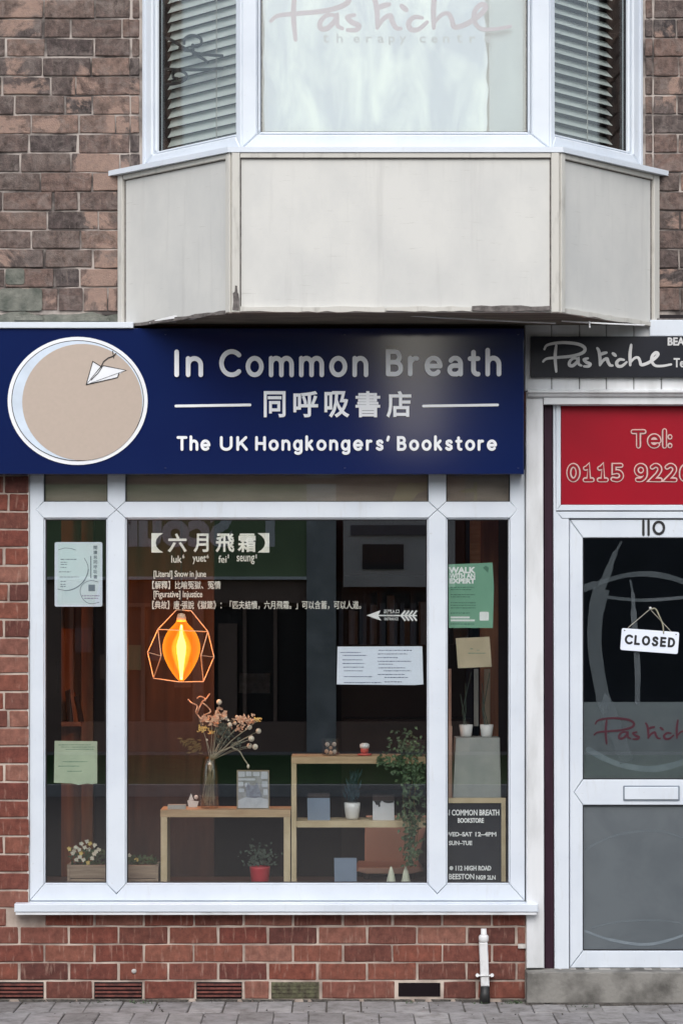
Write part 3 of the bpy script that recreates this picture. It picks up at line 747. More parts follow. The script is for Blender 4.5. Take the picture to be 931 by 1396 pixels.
# handwriting of the salon, traced once
def smooth(pts, n=5):
    out = []; q = [pts[0]] + list(pts) + [pts[-1]]
    for i in range(1, len(q) - 2):
        p0, p1, p2, p3 = [Vector(p) for p in q[i - 1:i + 3]]
        for t in [k / n for k in range(n)]:
            out.append(tuple(.5 * ((2 * p1) + (p2 - p0) * t + (2 * p0 - 5 * p1 + 4 * p2 - p3) * t * t + (3 * p1 - p0 - 3 * p2 + p3) * t ** 3)))
    return out + [tuple(pts[-1])]
PAST = [[(262, 158), (257, 200), (257, 240), (262, 296)],
        [(200, 178), (212, 158), (250, 147), (310, 143), (380, 152), (412, 172), (402, 196), (345, 214), (262, 222), (212, 228), (193, 243)],
        [(378, 228), (352, 226), (333, 243), (332, 262), (350, 264), (372, 244), (378, 228), (380, 255), (394, 264)],
        [(428, 226), (408, 232), (420, 246), (440, 256), (432, 268), (408, 268)],
        [(478, 172), (487, 190), (492, 225), (492, 262)], [(490, 208), (508, 200), (526, 196)],
        [(492, 262), (508, 238), (528, 228), (534, 244), (545, 262), (558, 264)], [(560, 200), (574, 212)],
        [(618, 234), (596, 232), (580, 248), (586, 266), (608, 266), (632, 246)],
        [(656, 155), (650, 205), (651, 262)], [(651, 250), (672, 226), (692, 222), (702, 240), (710, 260), (745, 250), (780, 226), (797, 205), (786, 196), (768, 212), (764, 240), (782, 264), (820, 266), (866, 258)]]
def pastiche(fn, wpx, y0, y1, mt, parent, mtx=None):
    b = MB()
    for k_, pl in enumerate(PAST):
        pts = smooth([fn(690 + a / 3.863, 430 + c / 3.863) for a, c in pl])
        n = len(pts); ws = [wpx * (.75 + .45 * math.sin(math.pi * (i + 1) / (n + 1))) for i in range(n)]
        b.pribbon(pts, ws, y0, y1)
    return b.build('lettering', mt, parent)
pastiche(lambda a, c: (370.5 + (a - 740.5) * 1.87, 27 + (c - 492) * 1.87), 6.0, YW + .0455, YW + .046, 'ghost_pink', bay)
b = MB(); xx = 440
for ch, xx in zip('therapycentre', (440, 459, 482, 499, 515, 530, 545, 572, 588, 604, 622, 640, 660)):
    up = {'t': 3, 'h': 4}.get(ch, 0); dn = 3 if ch in 'py' else 0
    text(ch, (xx, 50 - up, xx + 8, 58 + dn), YW + .0452, b, bold=.6)
b.build('lettering', 'ghost_small', bay)['kind'] = 'stuff'

# blinds behind the slanting lights
def blind(m, L, u0, u1, label, tilt=-46):
    t = thing('venetian_blind', (m @ Vector(((u0 + u1) / 2, .1, Z0w))), label, 'blind', 'venetian blinds in the side lights of the bay')
    z = Z0w + .085; k = 0
    while z < Z1w - .1:
        b = MB(); a = R(tilt); w = .025
        pr = [(-w, 0), (-w / 2, .0025), (0, .0035), (w / 2, .0025), (w, 0)]
        top = [(.10 + p * math.cos(a) - q * math.sin(a), z - p * math.sin(a) + q * math.cos(a)) for p, q in pr]
        vs = [(u, d, zz) for u in (u0, u1) for d, zz in top] + [(u, d + .0003, zz - .0012) for u in (u0, u1) for d, zz in top]
        fs = [(i, i + 1, i + 6, i + 5) for i in range(4)] + [(i + 10, i + 15, i + 16, i + 11) for i in range(4)] + [(0, 5, 15, 10), (4, 14, 19, 9)]
        b.add(vs, fs); b.build('slat', 'blind', t, mtx=m); z += .0435; k += 1
    for u in (u0 + (u1 - u0) * .62,):
        MB().box(u - .0015, u + .0015, .073, .076, Z0w + .06, Z1w - .08).build('cord', 'cord', t, mtx=m)
    MB().box(u0, u1, .08, .12, Z0w + .052, Z0w + .066).build('bottom_rail', 'blind', t, mtx=m)
    return t
blind(m1, L1, j1[0][0] - .01, j1[1][0] + .02, 'cream venetian blind in the left slanting light, behind a modelled reflection of scrolled iron', -62)
blind(m3, L3, j3[0][0] - .01, j3[1][0] - .03, 'cream venetian blind in the right slanting light beside the brick edge')
# reflection of street ironwork, modelled as solid bars in the left light
t = thing('scroll_reflection', m1 @ Vector((.2, .055, Z(110, -.3))), 'reflection of a black iron scroll, modelled in front of the blind in the left slanting light', 'reflected ironwork')
def on_m1(px, py):      # point of the left light (local depth .055) seen at photo pixel
    lo_, hi_ = 0, L1
    for _ in range(40):
        u = (lo_ + hi_) / 2; w = m1 @ Vector((u, .052, 0)); pxx = CX + w.x * sc(w.y)
        if pxx < px: lo_ = u
        else: hi_ = u
    return m1 @ Vector((u, .052, Z(py, w.y)))
Q = lambda a, c: on_m1(a / 2.82, c / 2.82)
for pts in ([(640, 145), (670, 160), (710, 185), (760, 205), (815, 212), (856, 214)], [(708, 172), (712, 148), (738, 136), (768, 144), (775, 165), (758, 180), (740, 172)],
            [(636, 264), (700, 268), (780, 268), (856, 262)], [(640, 326), (690, 318), (716, 302), (714, 282), (690, 272), (668, 280), (668, 298), (684, 302)], [(742, 206), (775, 222), (800, 240)], [(690, 185), (720, 195), (745, 192)]):
    MB().tube([Q(a, c) for a, c in smooth(pts, 4)], .0068, 6).build('scroll_bar', 'iron', t)
# upper room shell
um = thing('upper_room', (.2, 1.5, 3.2), 'dark room behind the bay window blinds', 'room')
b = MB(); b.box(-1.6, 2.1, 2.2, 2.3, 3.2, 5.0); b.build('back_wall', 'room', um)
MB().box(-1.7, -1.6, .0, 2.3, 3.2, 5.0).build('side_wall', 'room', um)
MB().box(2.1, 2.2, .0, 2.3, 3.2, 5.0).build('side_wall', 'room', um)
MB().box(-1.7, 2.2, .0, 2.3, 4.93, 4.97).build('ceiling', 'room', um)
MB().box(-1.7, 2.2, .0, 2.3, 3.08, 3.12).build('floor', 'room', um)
del um['label'], um['category']; um['kind'] = 'structure'

# ================================================================== bookshop sign
SY = -.10
sign = thing('shop_sign', P(357, 646, SY), 'long navy blue sign with raised white lettering and a tan disc above the bookshop window', 'shop sign')
b = MB(); b.pprism([(-130, 447.5), (714, 447.5), (714, 646.5), (-130, 646.5)], SY, .0, .003); b.build('board', 'navy', sign)
for a_, c_ in ((226, 456), (226, 638), (470, 638), (706, 456), (706, 638), (470, 456)):
    MB().lathe(P(a_, c_, SY - .001), [(.0035, -.002), (.004, 0), (.0035, .002)], 10).build('fixing_screw', 'navy_edge', sign)
b = MB(); b.pprism([(-130, 439), (182, 439), (182, 447.2), (-130, 447.2)], SY - .012, .0, .002); b.build('capping', 'upvc', sign)
word('In', 238, 277, 476.5, 514, 6.2, SY - .012, SY, 'sign_white', sign, .38)
word('Common', 299, 502, 476, 514, 6.2, SY - .012, SY, 'sign_white', sign, .36)
word('Breath', 526, 683, 476, 513, 6.2, SY - .012, SY, 'sign_white', sign, .34)
word('The', 241, 287, 594.5, 614.5, 3.8, SY - .006, SY, 'sign_white', sign, .34)
word('UK', 300, 338, 594.5, 614.5, 3.8, SY - .006, SY, 'sign_white', sign, .36)
word("Hongkongers'", 348, 531, 594.5, 614.5, 3.8, SY - .006, SY, 'sign_white', sign, .37)
word('Bookstore', 541, 677, 594.5, 614.5, 3.8, SY - .006, SY, 'sign_white', sign, .37)
for i, ch in enumerate('同呼吸書店'):
    x0 = 358.5 + i * 42.3
    bb = text(ch, (x0 + (2 if i == 0 else 0), 534, x0 + 32 - (2 if i == 0 else 0), 568), SY - .006, bold=1.6, thick=.006)
    bb.build('character', 'sign_white', sign)
for a, c in ((240, 341), (577, 678)): MB().pribbon([(a, 553.5), (c, 552)], 3.6, SY - .005, SY).build('rule', 'sign_white', sign)
def ell(cx, cy, rx, ry, n=72): return [(cx + rx * math.cos(2 * math.pi * i / n), cy + ry * math.sin(2 * math.pi * i / n)) for i in range(n)]
disc = MB().pprism(ell(106.3, 546.5, 95.3, 87.3), SY - .004, SY + .001); disc = disc.build('disc', 'sign_white', sign)
MB().pprism(ell(106.3, 546.2, 90.2, 82.4), SY - .0055, SY).build('disc_line', 'ink', disc)
MB().pprism(ell(106.3, 546.2, 89.2, 81.4), SY - .0065, SY).build('disc_crescent', 'sign_ice', disc)
MB().pprism(ell(112.6, 548.2, 81.7, 79.4), SY - .0075, SY).build('disc_face', 'sign_tan', disc)
zz = lambda L: [(a / 2.586, 430 + c / 2.586) for a, c in L]
b = MB(); b.pprism(zz([(305, 244), (328, 162), (357, 180), (368, 178), (446, 193), (420, 207), (414, 220)]), SY - .0085, SY); b.build('paper_plane', 'sign_white', sign)
b = MB()
for pl, w in (([(305, 244), (328, 162), (357, 180)], 1.1), ([(357, 180), (305, 244), (446, 193), (366, 177), (357, 184)], 1.1), ([(420, 205), (415, 219), (305, 244)], 1.1), ([(357, 182), (366, 163), (382, 150), (402, 143), (410, 134)], 1.4), ([(398, 126), (402, 150)], 1.1), ([(360, 184), (345, 205), (322, 228)], .9)):
    b.pribbon(zz(pl), w, SY - .0095, SY - .0085)
b.build('plane_outline', 'ink', sign)

# ================================================================== bookshop window
YW1 = .012
win = thing('shop_window', P(378, 1243, 0), 'large white framed bookshop window of three lights over a white sill', 'shop window')
wp = lambda pts: [(X(a, YW1), Z(c, YW1)) for a, c in pts]
g_ = .35
VX = ((147, 171), (584, 608))
bars = [('jamb', [(41, 640), (60, 640), (60, 684 - g_), (50, 695), (60, 706 + g_), (60, 1206 - g_), (41, 1228 - g_)]),
        ('jamb', [(715, 640), (695, 640), (695, 684 - g_), (705, 695), (695, 706 + g_), (695, 1206 - g_), (715, 1228 - g_)]),
        ('bottom_rail', [(41 + g_, 1228), (60 + g_, 1206), (147 - g_, 1206), (159, 1219 + g_), (171 + g_, 1206), (584 - g_, 1206), (596, 1219 + g_), (608 + g_, 1206), (695 - g_, 1206), (715 - g_, 1228)])]
for a, c in VX:
    m_ = (a + c) / 2
    bars.append(('mullion', [(a, 640), (c, 640), (c, 684 - g_), (m_, 695 - g_), (a, 684 - g_)]))
    bars.append(('mullion', [(a, 706 + g_), (m_, 695 + g_), (c, 706 + g_), (c, 1206 - g_), (m_, 1218), (a, 1206 - g_)]))
for a, c in ((60, 147), (171, 584), (608, 695)):
    bars.append(('transom', [(a + g_, 684), (c - g_, 684), (c + 10 + (1.5 if c < 690 else 0), 695), (c - g_, 706), (a + g_, 706), (a - 10 - (1.5 if a > 70 else 0), 695)]))
for n, pts in bars: MB().prism(wp(pts), YW1, .075, .0022).build(n, 'upvc', win)
MB().prism(wp([(38, 640), (40.7, 640), (40.7, 1240), (38, 1240)]), YW1 - .010, .05).build('mastic_line', 'mastic', win)
b = MB(); b.pprism([(20, 1232.5), (733, 1232.5), (733, 1243.5), (20, 1243.5)], -.065, .0, .003)
b.build('sill', 'upvc', win)
MB().prism(wp([(41, 1229), (716, 1229), (716, 1233), (41, 1233)]), .0, .05).build('sill_upstand', 'upvc', win)
MB().box(X(22, -.06), X(731, -.06), -.064, .0, Z(1247, -.06), Z(1244, -.06)).build('drip_edge', 'upvc2', win)
for (a, c) in ((60, 147), (171, 584), (608, 695)):
    for (t_, u_) in ((640, 684), (706, 1206)):
        x0, x1, z0, z1 = X(a, YW1), X(c, YW1), Z(u_, YW1), Z(t_, YW1)
        j = ring_bars(x0 + .0004, x1 - .0004, z0 + .0004, z1 - .0004, (.006,) * 4, win, None, y0=YW1 + .008, y1=.05, name='glazing_bead', bev=.005) if t_ > 700 else [(x0, z0), (x1, z0), (x1, z1), (x0, z1)]
        gasket(j, win, None, .030, .0045)
        MB().box(j[0][0], j[1][0], .036, .042, j[0][1], j[2][1]).build('glass_pane', 'glass', win)
# vinyl lettering on the inside of the glass
GY = .0445
v1 = MB()
text('【', (207, 727, 222, 753), GY, v1, bold=.6)
for i, ch in enumerate('六月飛霜'):
    x0 = (230, 265, 295, 325)[i]; w = (24, 19, 24, 23)[i]
    text(ch, (x0, 728, x0 + w, 752), GY, v1, bold=1.3)
text('】', (352, 727, 367, 753), GY, v1, bold=.6)
v1.build('window_heading', 'vinyl', win)
v2 = MB()
for s_, a, c in (('luk', 234, 248), ('yuet', 263, 281), ('fei', 298, 309), ('seung', 323, 347)):
    text(s_, (a, 757.5, c, 767 + (2 if 'y' in s_ or 'g' in s_ else 0)), GY, v2, bold=.3)
for s_, a in (('6', 249), ('6', 282), ('1', 311), ('1', 349)): text(s_, (a, 756, a + (2.6 if s_ == '6' else 1), 761), GY, v2, bold=.3)
v2.build('window_lettering', 'vinyl', win)['kind'] = 'stuff'
v3 = MB()
text('[Literal] Snow in June', (210, 778, 281, 789), GY, v3, bold=.3)
text('【解釋】比喻冤獄、冤情', (208, 792, 301, 803), GY, v3, bold=.2)
text('[Figurative] Injustice', (210, 805.5, 276, 817), GY, v3, bold=.3)
text('【典故】唐‧張說《獄箴》：「匹夫結憤，六月飛霜。」可以含蓄，可以人道。', (208, 819, 492, 830.5), GY, v3, bold=.2)
v3.build('window_lettering', 'vinyl', win)['kind'] = 'stuff'
ar = MB(); zq = lambda L: [(370 + a / 4.048, 780 + c / 4.048) for a, c in L]
ar.pprism(zq([(524, 239), (602, 210), (590, 236), (590, 243), (606, 268)]), GY - .0003, GY + .0005)
ar.pribbon(zq([(590, 239), (800, 240)]), 1.8, GY, GY + .0004)
for k in range(4):
    x0 = 716 + k * 21; ar.pribbon(zq([(x0 + 22, 212), (x0, 240), (x0 + 22, 268)]), 2.3, GY, GY + .0004, cap=False)
ar.build('arrow', 'vinyl_white', win)
b = MB(); text('正門入口', (523, 831, 544, 836), GY, b, bold=.2); text('ENTRANCE', (524, 842, 543, 845.5), GY, b, bold=.2); b.build('window_lettering', 'vinyl_white', win)
# brown boards behind the top lights
M['toplight'] = mat('brown_roller_box', (.50, .40, .33), (.34, .27, .22), .8, 5, stretch=(.5, 1, 3), bmp=.1)
for a, c in ((56, 150), (168, 588), (604, 699)): MB().pbox(a, 630, c, 686, .055, .07).build('top_board', 'toplight', win)
MB().pprism([(532, 690), (544, 657), (566, 659), (583, 656), (583, 668), (570, 672), (556, 690)], .050, .0525).build('reflection_patch', 'note_reflection_tan', win)  # tan shape painting a light reflection in the top light
MB().pprism([(625, 670), (634, 667), (645, 665), (646, 657), (650, 657), (650, 690), (646, 690), (646, 671), (632, 672)], .050, .0525).build('reflection_patch', 'note_reflection_tan', win)  # T-shaped light reflection, likewise painted as a tan shape
# ================================================================== interior of the bookshop
room = thing('shop_interior', (-.4, 1.5, 0), '', ''); 
for k in ('label', 'category'):
    if k in room: del room[k]
room['kind'] = 'structure'
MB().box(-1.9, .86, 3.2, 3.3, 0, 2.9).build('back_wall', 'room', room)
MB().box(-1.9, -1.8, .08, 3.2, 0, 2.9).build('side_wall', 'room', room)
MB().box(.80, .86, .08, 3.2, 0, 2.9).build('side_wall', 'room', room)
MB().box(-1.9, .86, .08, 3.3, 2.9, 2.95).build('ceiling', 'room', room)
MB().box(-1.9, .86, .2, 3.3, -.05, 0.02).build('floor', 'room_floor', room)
MB().box(-1.78, .79, .08, .62, .02, .50).build('window_ledge', 'ledge', room)
# timber doorway/bookcase seen through the left light
bc = thing('bookcase', P(106, 1200, .95), 'orange brown timber bookcase behind the narrow left light', 'bookcase')
bp = lambda a, t_, c, u_, y0, y1, n, m, par=bc: MB().pbox(a, t_, c, u_, y0, y1).build(n, m, par)
bp(84, 690, 111, 1290, 1.02, 1.06, 'back_panel', 'oak'); bp(111.3, 690, 127, 1290, .96, 1.04, 'side_board', 'oak')
bp(84, 984, 111, 990, .90, 1.02, 'shelf', 'oak'); bp(127.5, 690, 146, 1290, 1.05, 1.10, 'dark_board', 'dark_wood')
bp(88, 818, 102, 857, .97, 1.0, 'picture', 'dark_wood')
bkg = 'books leaning on the bookcase shelf'
for i, (x0, x1, m, lab) in enumerate(((90, 100, 'dark_wood', 'leftmost dark book leaning on the timber shelf'), (98, 107, 'oak', 'middle brown book leaning on the timber shelf'), (105, 112, 'dark_wood', 'right dark book leaning on the timber shelf'))):
    tag(MB().pprism([(x0 + 3, 984), (x0 + 9, 984), (x1 - 5, 940 + i * 4), (x1 - 11, 942 + i * 4)], .90, .94).build('book', m), lab, 'book', bkg)
ps = thing('timber_post', P(665, 1100, .6), 'orange timber post standing behind the narrow right light', 'timber post')
MB().pbox(655, 690, 679, 1010, .62, .70).build('post', 'oak', ps); MB().pbox(641, 690, 655, 772, .66, .70).build('side_panel', 'wood', ps)
tag(MB().pbox(326, 918, 368, 945, 2.9, 2.92).build('notice', 'photo_mid'), 'small grey panel standing for a reflection in the glass, set in the dark room', 'notice')  # grey panel stands in for a reflection in the window glass
tag(MB().pbox(243, 958, 268, 984, 2.4, 2.42).build('notice', 'photo_mid'), 'dim grey notice left of the dried flowers in the dark room', 'notice')
tag(MB().pbox(60, 900, 79, 945, 1.2, 1.25).build('wall_panel', 'room'), 'dark panel left of the timber bookcase', 'panel')
tag(MB().pbox(150, 690, 292, 1240, .78, .82).build('glow_catcher', 'glow_catcher'), 'dark red brown partition added close behind the lamp for its warm halo', 'glow_catcher')  # panel added to catch the lamp's warm spill as a halo
# shelves in the rear of the room, faint
rs = thing('bookshelf', (.35, 3.0, 0), 'tall dark bookshelf against the back wall of the shop', 'bookshelf')
MB().box(.0, .75, 2.9, 2.95, .0, 2.3).build('frame', 'dark_wood', rs)
for k in range(5): MB().box(.02, .73, 2.66, 2.89, .3 + k * .42, .33 + k * .42).build('shelf', 'dark_wood', rs)
rb = random.Random(4)
for k in (3,):
    x = .04
    while x < .68:
        w = rb.uniform(.02, .045); h = rb.uniform(.18, .3)
        o = MB().box(x, x + w, 2.68, 2.86, .331 + k * .42, .331 + k * .42 + h).build('book', rb.choice(['dark_wood', 'blue_book', 'room', 'print_grey', 'dark_wood', 'room']))
        tag(o, 'one of the dim upright books on the rear bookcase, above the white printed sheet', 'book', 'books on the rear bookcase'); x += w + rb.choice([.002, .002, .03])

# ------------------------------------------------------------------ paper things stuck behind the glass
PY = .048
def sheet(name, pts, m, label, cat, bev=.0):
    t = thing(name, P(sum(p[0] for p in pts) / len(pts), max(p[1] for p in pts), PY), label, cat)
    MB().pprism(pts, PY, PY + .0012, bev).build('sheet', m, t); return t
def lines(t, rows, m, h=1.4, y=PY - .0006, seed=1):
    r_ = random.Random(seed); b = MB()
    for (x0, x1, yy) in rows:
        x = x0
        while x < x1:
            w = r_.uniform(1.5, 5); e = min(x + w, x1); b.pbox(x, yy, e, yy + h * r_.uniform(.8, 1.1), y, y + .0004); x = e + .8
    b.build('print', m, t)['kind'] = 'stuff'
t = sheet('poster', rrect(75, 739, 140, 827, 2.5, 0), 'paper', 'white rounded poster with fine circles at the top of the narrow left light', 'poster')
q9 = lambda L: [(60 + a / 9.31, 730 + c / 9.31) for a, c in L]
MB().pprism(q9([(180, 100), (715, 100), (715, 560), (640, 880), (175, 880)]), PY - .0004, PY).build('print_field', 'paper2', t)
b = MB()
b.pribbon(q9([(190, 180), (270, 158), (350, 165), (405, 185)]), .8, PY - .0008, PY - .0003)
b.pribbon(q9(smooth([(518, 290), (560, 380), (558, 480), (500, 590), (400, 670), (290, 698), (180, 680)])), [.9, 1.5, 1.3, .9], PY - .0008, PY - .0003)
b.pribbon(q9(smooth([(690, 590), (610, 572), (530, 595), (475, 650), (465, 730), (510, 820), (590, 865), (700, 850)])), .8, PY - .0008, PY - .0003)
b.build('print', 'print_grey', t)['kind'] = 'stuff'
lines(t, [(83, 105, 762), (83, 92, 766), (83, 92, 769), (83, 91, 773), (81, 97, 779), (82, 108, 786), (83, 91, 792), (83, 90, 796), (83, 90, 799)], 'print_grey', 1.2, seed=2)
lines(t, [(112, 136, 811.5), (115, 134, 815)], 'print_lilac', 1.5, seed=3)
b = MB()
for k in range(7): text('閱讀共同呼吸書'[k], (128, 744 + k * 6.6, 133, 749 + k * 6.6), PY - .0006, b, bold=.2)
b.pbox(123.5, 758, 125, 788, PY - .0006, PY - .0002); b.pbox(121, 797, 130, 806, PY - .0006, PY - .0002); b.build('print', 'print_grey', t)['kind'] = 'stuff'
t = sheet('note', [(75, 1010), (133, 1010.5), (133, 1068), (126, 1069), (120, 1068), (108, 1070), (98, 1068), (74, 1067)], 'note_green', 'pale green handwritten note low in the narrow left light', 'note')
lines(t, [(80, 124, 1015), (84, 130, 1018), (90, 128, 1021), (86, 120, 1038), (80, 108, 1044), (92, 112, 1051)], 'print_soft', .9, seed=5)
t = sheet('paper_notice', [(460, 881.5), (575.5, 881), (577, 933), (565, 934), (459, 933)], 'paper', 'white printed sheet taped to the middle light below the arrow', 'notice')
lines(t, [(464, 492, 889), (467, 500, 893), (467, 494, 899), (467, 497, 904), (468, 496, 909), (469, 494, 914), (469, 508, 922), (469, 520, 930)], 'print_blue', 1.1, seed=8)
lines(t, [(516, 562, 886), (515, 555, 891), (515, 542, 896), (515, 560, 901), (516, 536, 905), (516, 552, 910), (523, 560, 914), (515, 552, 919), (524, 556, 923), (524, 548, 929)], 'print_blue', 1.1, seed=9)
t = sheet('poster', [(610, 769.5), (671, 767), (673, 800), (671.5, 856), (611.5, 856)], 'poster_green', 'green walk poster with white heading at the top of the narrow right light', 'poster')
MB().pprism([(651, 769), (668, 768.5), (669, 852), (655, 853)], PY - .0004, PY).build('print_field', 'print_soft2' if 'print_soft2' in M else 'poster_green', t)
b = MB(); text('WALK', (612, 773.5, 647, 781), PY - .0006, b, bold=1.1); text('WITH AN', (613, 782, 647, 788), PY - .0006, b, bold=.7); text('EXPERT', (613, 789, 647, 795), PY - .0006, b, bold=1.0)
for k in range(2): b.pbox(614, 840.5 + k * 4, 640 + k * 7, 843 + k * 4, PY - .0006, PY - .0002)
b.build('lettering', 'vinyl_white', t)['kind'] = 'stuff'
lines(t, [(614, 646, 800), (614, 642, 803), (614, 647, 810), (614, 640, 813), (614, 648, 821), (614, 648, 824.5), (614, 648, 828), (614, 640, 835), (614, 646, 850)], 'print_soft', 1.5, seed=11)
b = MB(); b.pprism([(658, 774), (662, 771), (666, 774), (665, 781), (661, 777)], PY - .0006, PY); b.build('print', 'print_soft', t)
MB().pprism(rrect(653.5, 834, 666, 846, 1.5), PY - .0006, PY).build('blank_square', 'vinyl_white', t)
t = sheet('note', [(621, 870), (667, 868), (670, 909), (624, 911)], 'note_reflection_tan', 'square tan paper note below the green poster in the narrow right light', 'note')
lines(t, [(641, 645, 884), (650, 653, 886), (638, 662, 890)], 'print_soft', 1.0, seed=12)
# letter board
lb = thing('letter_board', P(648, 1206, .10), 'black felt letter board with opening hours leaning at the foot of the narrow right light', 'letter board')
MB().pbox(602, 1095, 683, 1203, .078, .09).build('felt', 'felt', lb)
b = MB(); b.pbox(683.2, 1088, 689, 1208, .07, .092); b.build('frame_side', 'wood_edge', lb)
MB().pbox(596, 1088, 683, 1094.8, .07, .092).build('frame_top', 'wood_edge', lb); MB().pbox(596, 1203.2, 683, 1210, .07, .092).build('frame_bottom', 'wood_edge', lb)
b = MB(); ly = .0765
for s_, r_ in (('IN COMMON BREATH', (606, 1104, 680, 1111.5)), ('BOOKSTORE', (624, 1115.5, 659, 1121.5)), ('WED–SAT', (608, 1134.5, 643, 1140)), ('12–4PM', (648, 1134.5, 676, 1140)), ('SUN–TUE', (612, 1146.5, 643, 1152)), ('112', (621, 1180.5, 630, 1186.5)), ('HIGH', (633, 1180.5, 649, 1186.5)), ('ROAD', (652, 1180.5, 669, 1186.5)), ('BEESTON', (612, 1191.5, 646, 1198.5)), ('NG9 2LN', (649, 1193.5, 675, 1199))):
    text(s_, r_, ly, b, bold=.6)
b.pprism(ell(615, 1183.5, 2.6, 2.8, 14), ly, ly + .001); b.build('lettering', 'vinyl_white', lb)['kind'] = 'stuff'

# ------------------------------------------------------------------ display furniture
dt = thing('display_table', P(308, 1206, .14), 'low pale wooden display table holding the vase of dried flowers', 'display table')
MB().pbox(219, 1104, 396.3, 1114, .13, .34).build('tabletop', 'wood', dt)
MB().pbox(219.5, 1114.3, 228, 1212, .131, .33).build('leg', 'wood_edge', dt); MB().pbox(387, 1114.3, 395.8, 1212, .131, .33).build('leg', 'wood_edge', dt)
ds = thing('display_shelf', P(490, 1206, .14), 'taller pale wooden display shelf right of the low table', 'display shelf')
MB().pbox(397.2, 1031.5, 596, 1041, .13, .36).build('top', 'wood', ds)
MB().pbox(397.4, 1041.3, 404, 1212, .131, .35).build('side', 'wood_edge', ds); MB().pbox(587, 1041.3, 595, 1212, .131, .35).build('side', 'wood_edge', ds)
MB().pbox(404.2, 1119.5, 586.8, 1128, .135, .35).build('shelf', 'wood_edge', ds)
ztab = Z(1104, .13); zsh = Z(1031.5, .13); zmid = Z(1119.5, .135); zled = .50
# vase and flowers
vy = .22; vx = X(286, vy)
v = thing('glass_vase', (vx, vy, ztab), 'tall clear glass vase standing on the low display table', 'vase')
MB().lathe((vx, vy, ztab + .001), [(.038, 0), (.043, .01), (.046, .09), (.043, .16), (.036, .2), (.031, .235), (.029, .235), (.034, .2), (.040, .16), (.043, .09), (.039, .014)], 28).build('body', 'vase_glass', v, True)
fl = thing('dried_flowers', (vx, vy, ztab + .02), 'loose bunch of dried peach, yellow and cream flowers in the glass vase', 'dried flowers')
zf = lambda a, c: (220 + a / 5.82, 940 + c / 5.82)
def fp(a, c, dy=0): return P(*zf(a, c), vy + dy)
r6 = random.Random(11)
neck = fp(400, 560)
for (a, c) in ((460, 100), (600, 218), (775, 240), (772, 330), (715, 390), (700, 448), (745, 455), (540, 280), (470, 200), (330, 320), (640, 260), (700, 300), (300, 230), (400, 260), (560, 240), (500, 380), (620, 420)):
    e = fp(a, c, r6.uniform(-.04, .04)); mid = (neck + e) / 2 + Vector((0, 0, .012)); foot = fp(370 + r6.uniform(-30, 50), 900 + r6.uniform(-30, 20), r6.uniform(-.01, .01))
    MB().tube([foot, neck + Vector((r6.uniform(-.008, .008), 0, 0)), mid, e], [.0016, .0018, .0014, .001], 5).build('stem', 'stem', fl)
for (a, c, r_) in ((460, 100, 22), (600, 218, 14), (772, 330, 22), (715, 390, 24), (700, 448, 22), (745, 455, 23), (545, 280, 20), (585, 268, 16), (700, 300, 20), (362, 400, 9)):
    MB().ball(fp(a, c, r6.uniform(-.03, .03)), r_ / 5.82 / 290, 10).build('seed_head', 'petal_white', fl, True)
def bloom(a, c, ra, rc, n, m, l=.02):
    b = MB()
    for i in range(n):
        p = fp(a + r6.gauss(0, ra * .5), c + r6.gauss(0, rc * .5), r6.uniform(-.03, .03))
        b.leafq(p, (r6.uniform(-1, 1), r6.uniform(-.6, .6), r6.uniform(-.2, 1)), (0, -1, r6.uniform(-.5, .8)), l * r6.uniform(.6, 1.2), l * r6.uniform(.4, .7))
    o = b.build('blossom', m, fl); return o
bloom(470, 200, 26, 30, 26, 'petal_peach', .026); bloom(430, 255, 40, 26, 34, 'petal_peach', .024); bloom(345, 245, 30, 30, 18, 'petal_peach', .022); bloom(500, 235, 26, 20, 12, 'petal_white', .02)
bloom(640, 250, 40, 34, 40, 'petal_peach', .022); bloom(705, 250, 40, 36, 34, 'petal_peach', .022); bloom(620, 310, 36, 24, 18, 'petal_peach', .018)
bloom(330, 315, 50, 24, 40, 'petal_yellow', .015); bloom(395, 345, 20, 22, 12, 'petal_yellow', .015); bloom(765, 243, 20, 14, 22, 'petal_yellow', .016)
bloom(500, 330, 70, 60, 90, 'leaf_grey', .02); bloom(600, 440, 70, 50, 40, 'leaf_grey', .018); bloom(470, 420, 40, 60, 40, 'leaf_grey', .018)
b = MB()
for k in range(9):
    t_ = k / 8; p = fp(170 + 150 * t_, 388 + 40 * t_ + 20 * math.sin(k)); 
    for s_ in (-1, 1): b.leafq(p + Vector((0, r6.uniform(-.01, .01), 0)), (-.6 + .2 * s_, 0, -.5 * s_ - .5), (0, -1, .3), .028, .010)
for k in range(22): b.leafq(fp(r6.uniform(220, 340), r6.uniform(400, 510), r6.uniform(-.02, .02)), (-1, 0, r6.uniform(-.8, .1)), (0, -1, .3), .024, .009)
b.build('fern_leaf', 'leaf_olive', fl)
for pts in ([(215, 80), (240, 105), (285, 130), (275, 180), (300, 215), (330, 260)], [(385, 35), (355, 75), (325, 100), (360, 130), (392, 175), (340, 205), (310, 235)], [(285, 70), (310, 55), (345, 70), (350, 90)], [(325, 100), (305, 140), (285, 190)]):
    MB().tube([fp(a, c, .01 * math.sin(i)) for i, (a, c) in enumerate(smooth(pts, 4))], .0032, 6).build('curled_pod', 'petal_peach', fl, True)
MB().tube([fp(a, c, -.02) for a, c in smooth([(400, 560), (450, 500), (560, 455), (640, 400), (700, 370)], 4)], .0024, 6).build('stem', 'stem', fl)
MB().tube([fp(a, c, -.025) for a, c in smooth([(560, 460), (620, 490), (650, 540), (690, 600)], 4)], .003, 6).build('stem', 'stem', fl)
MB().ball(fp(690, 610, -.025), .0065, 8, 1.5).build('seed_head', 'petal_white', fl)
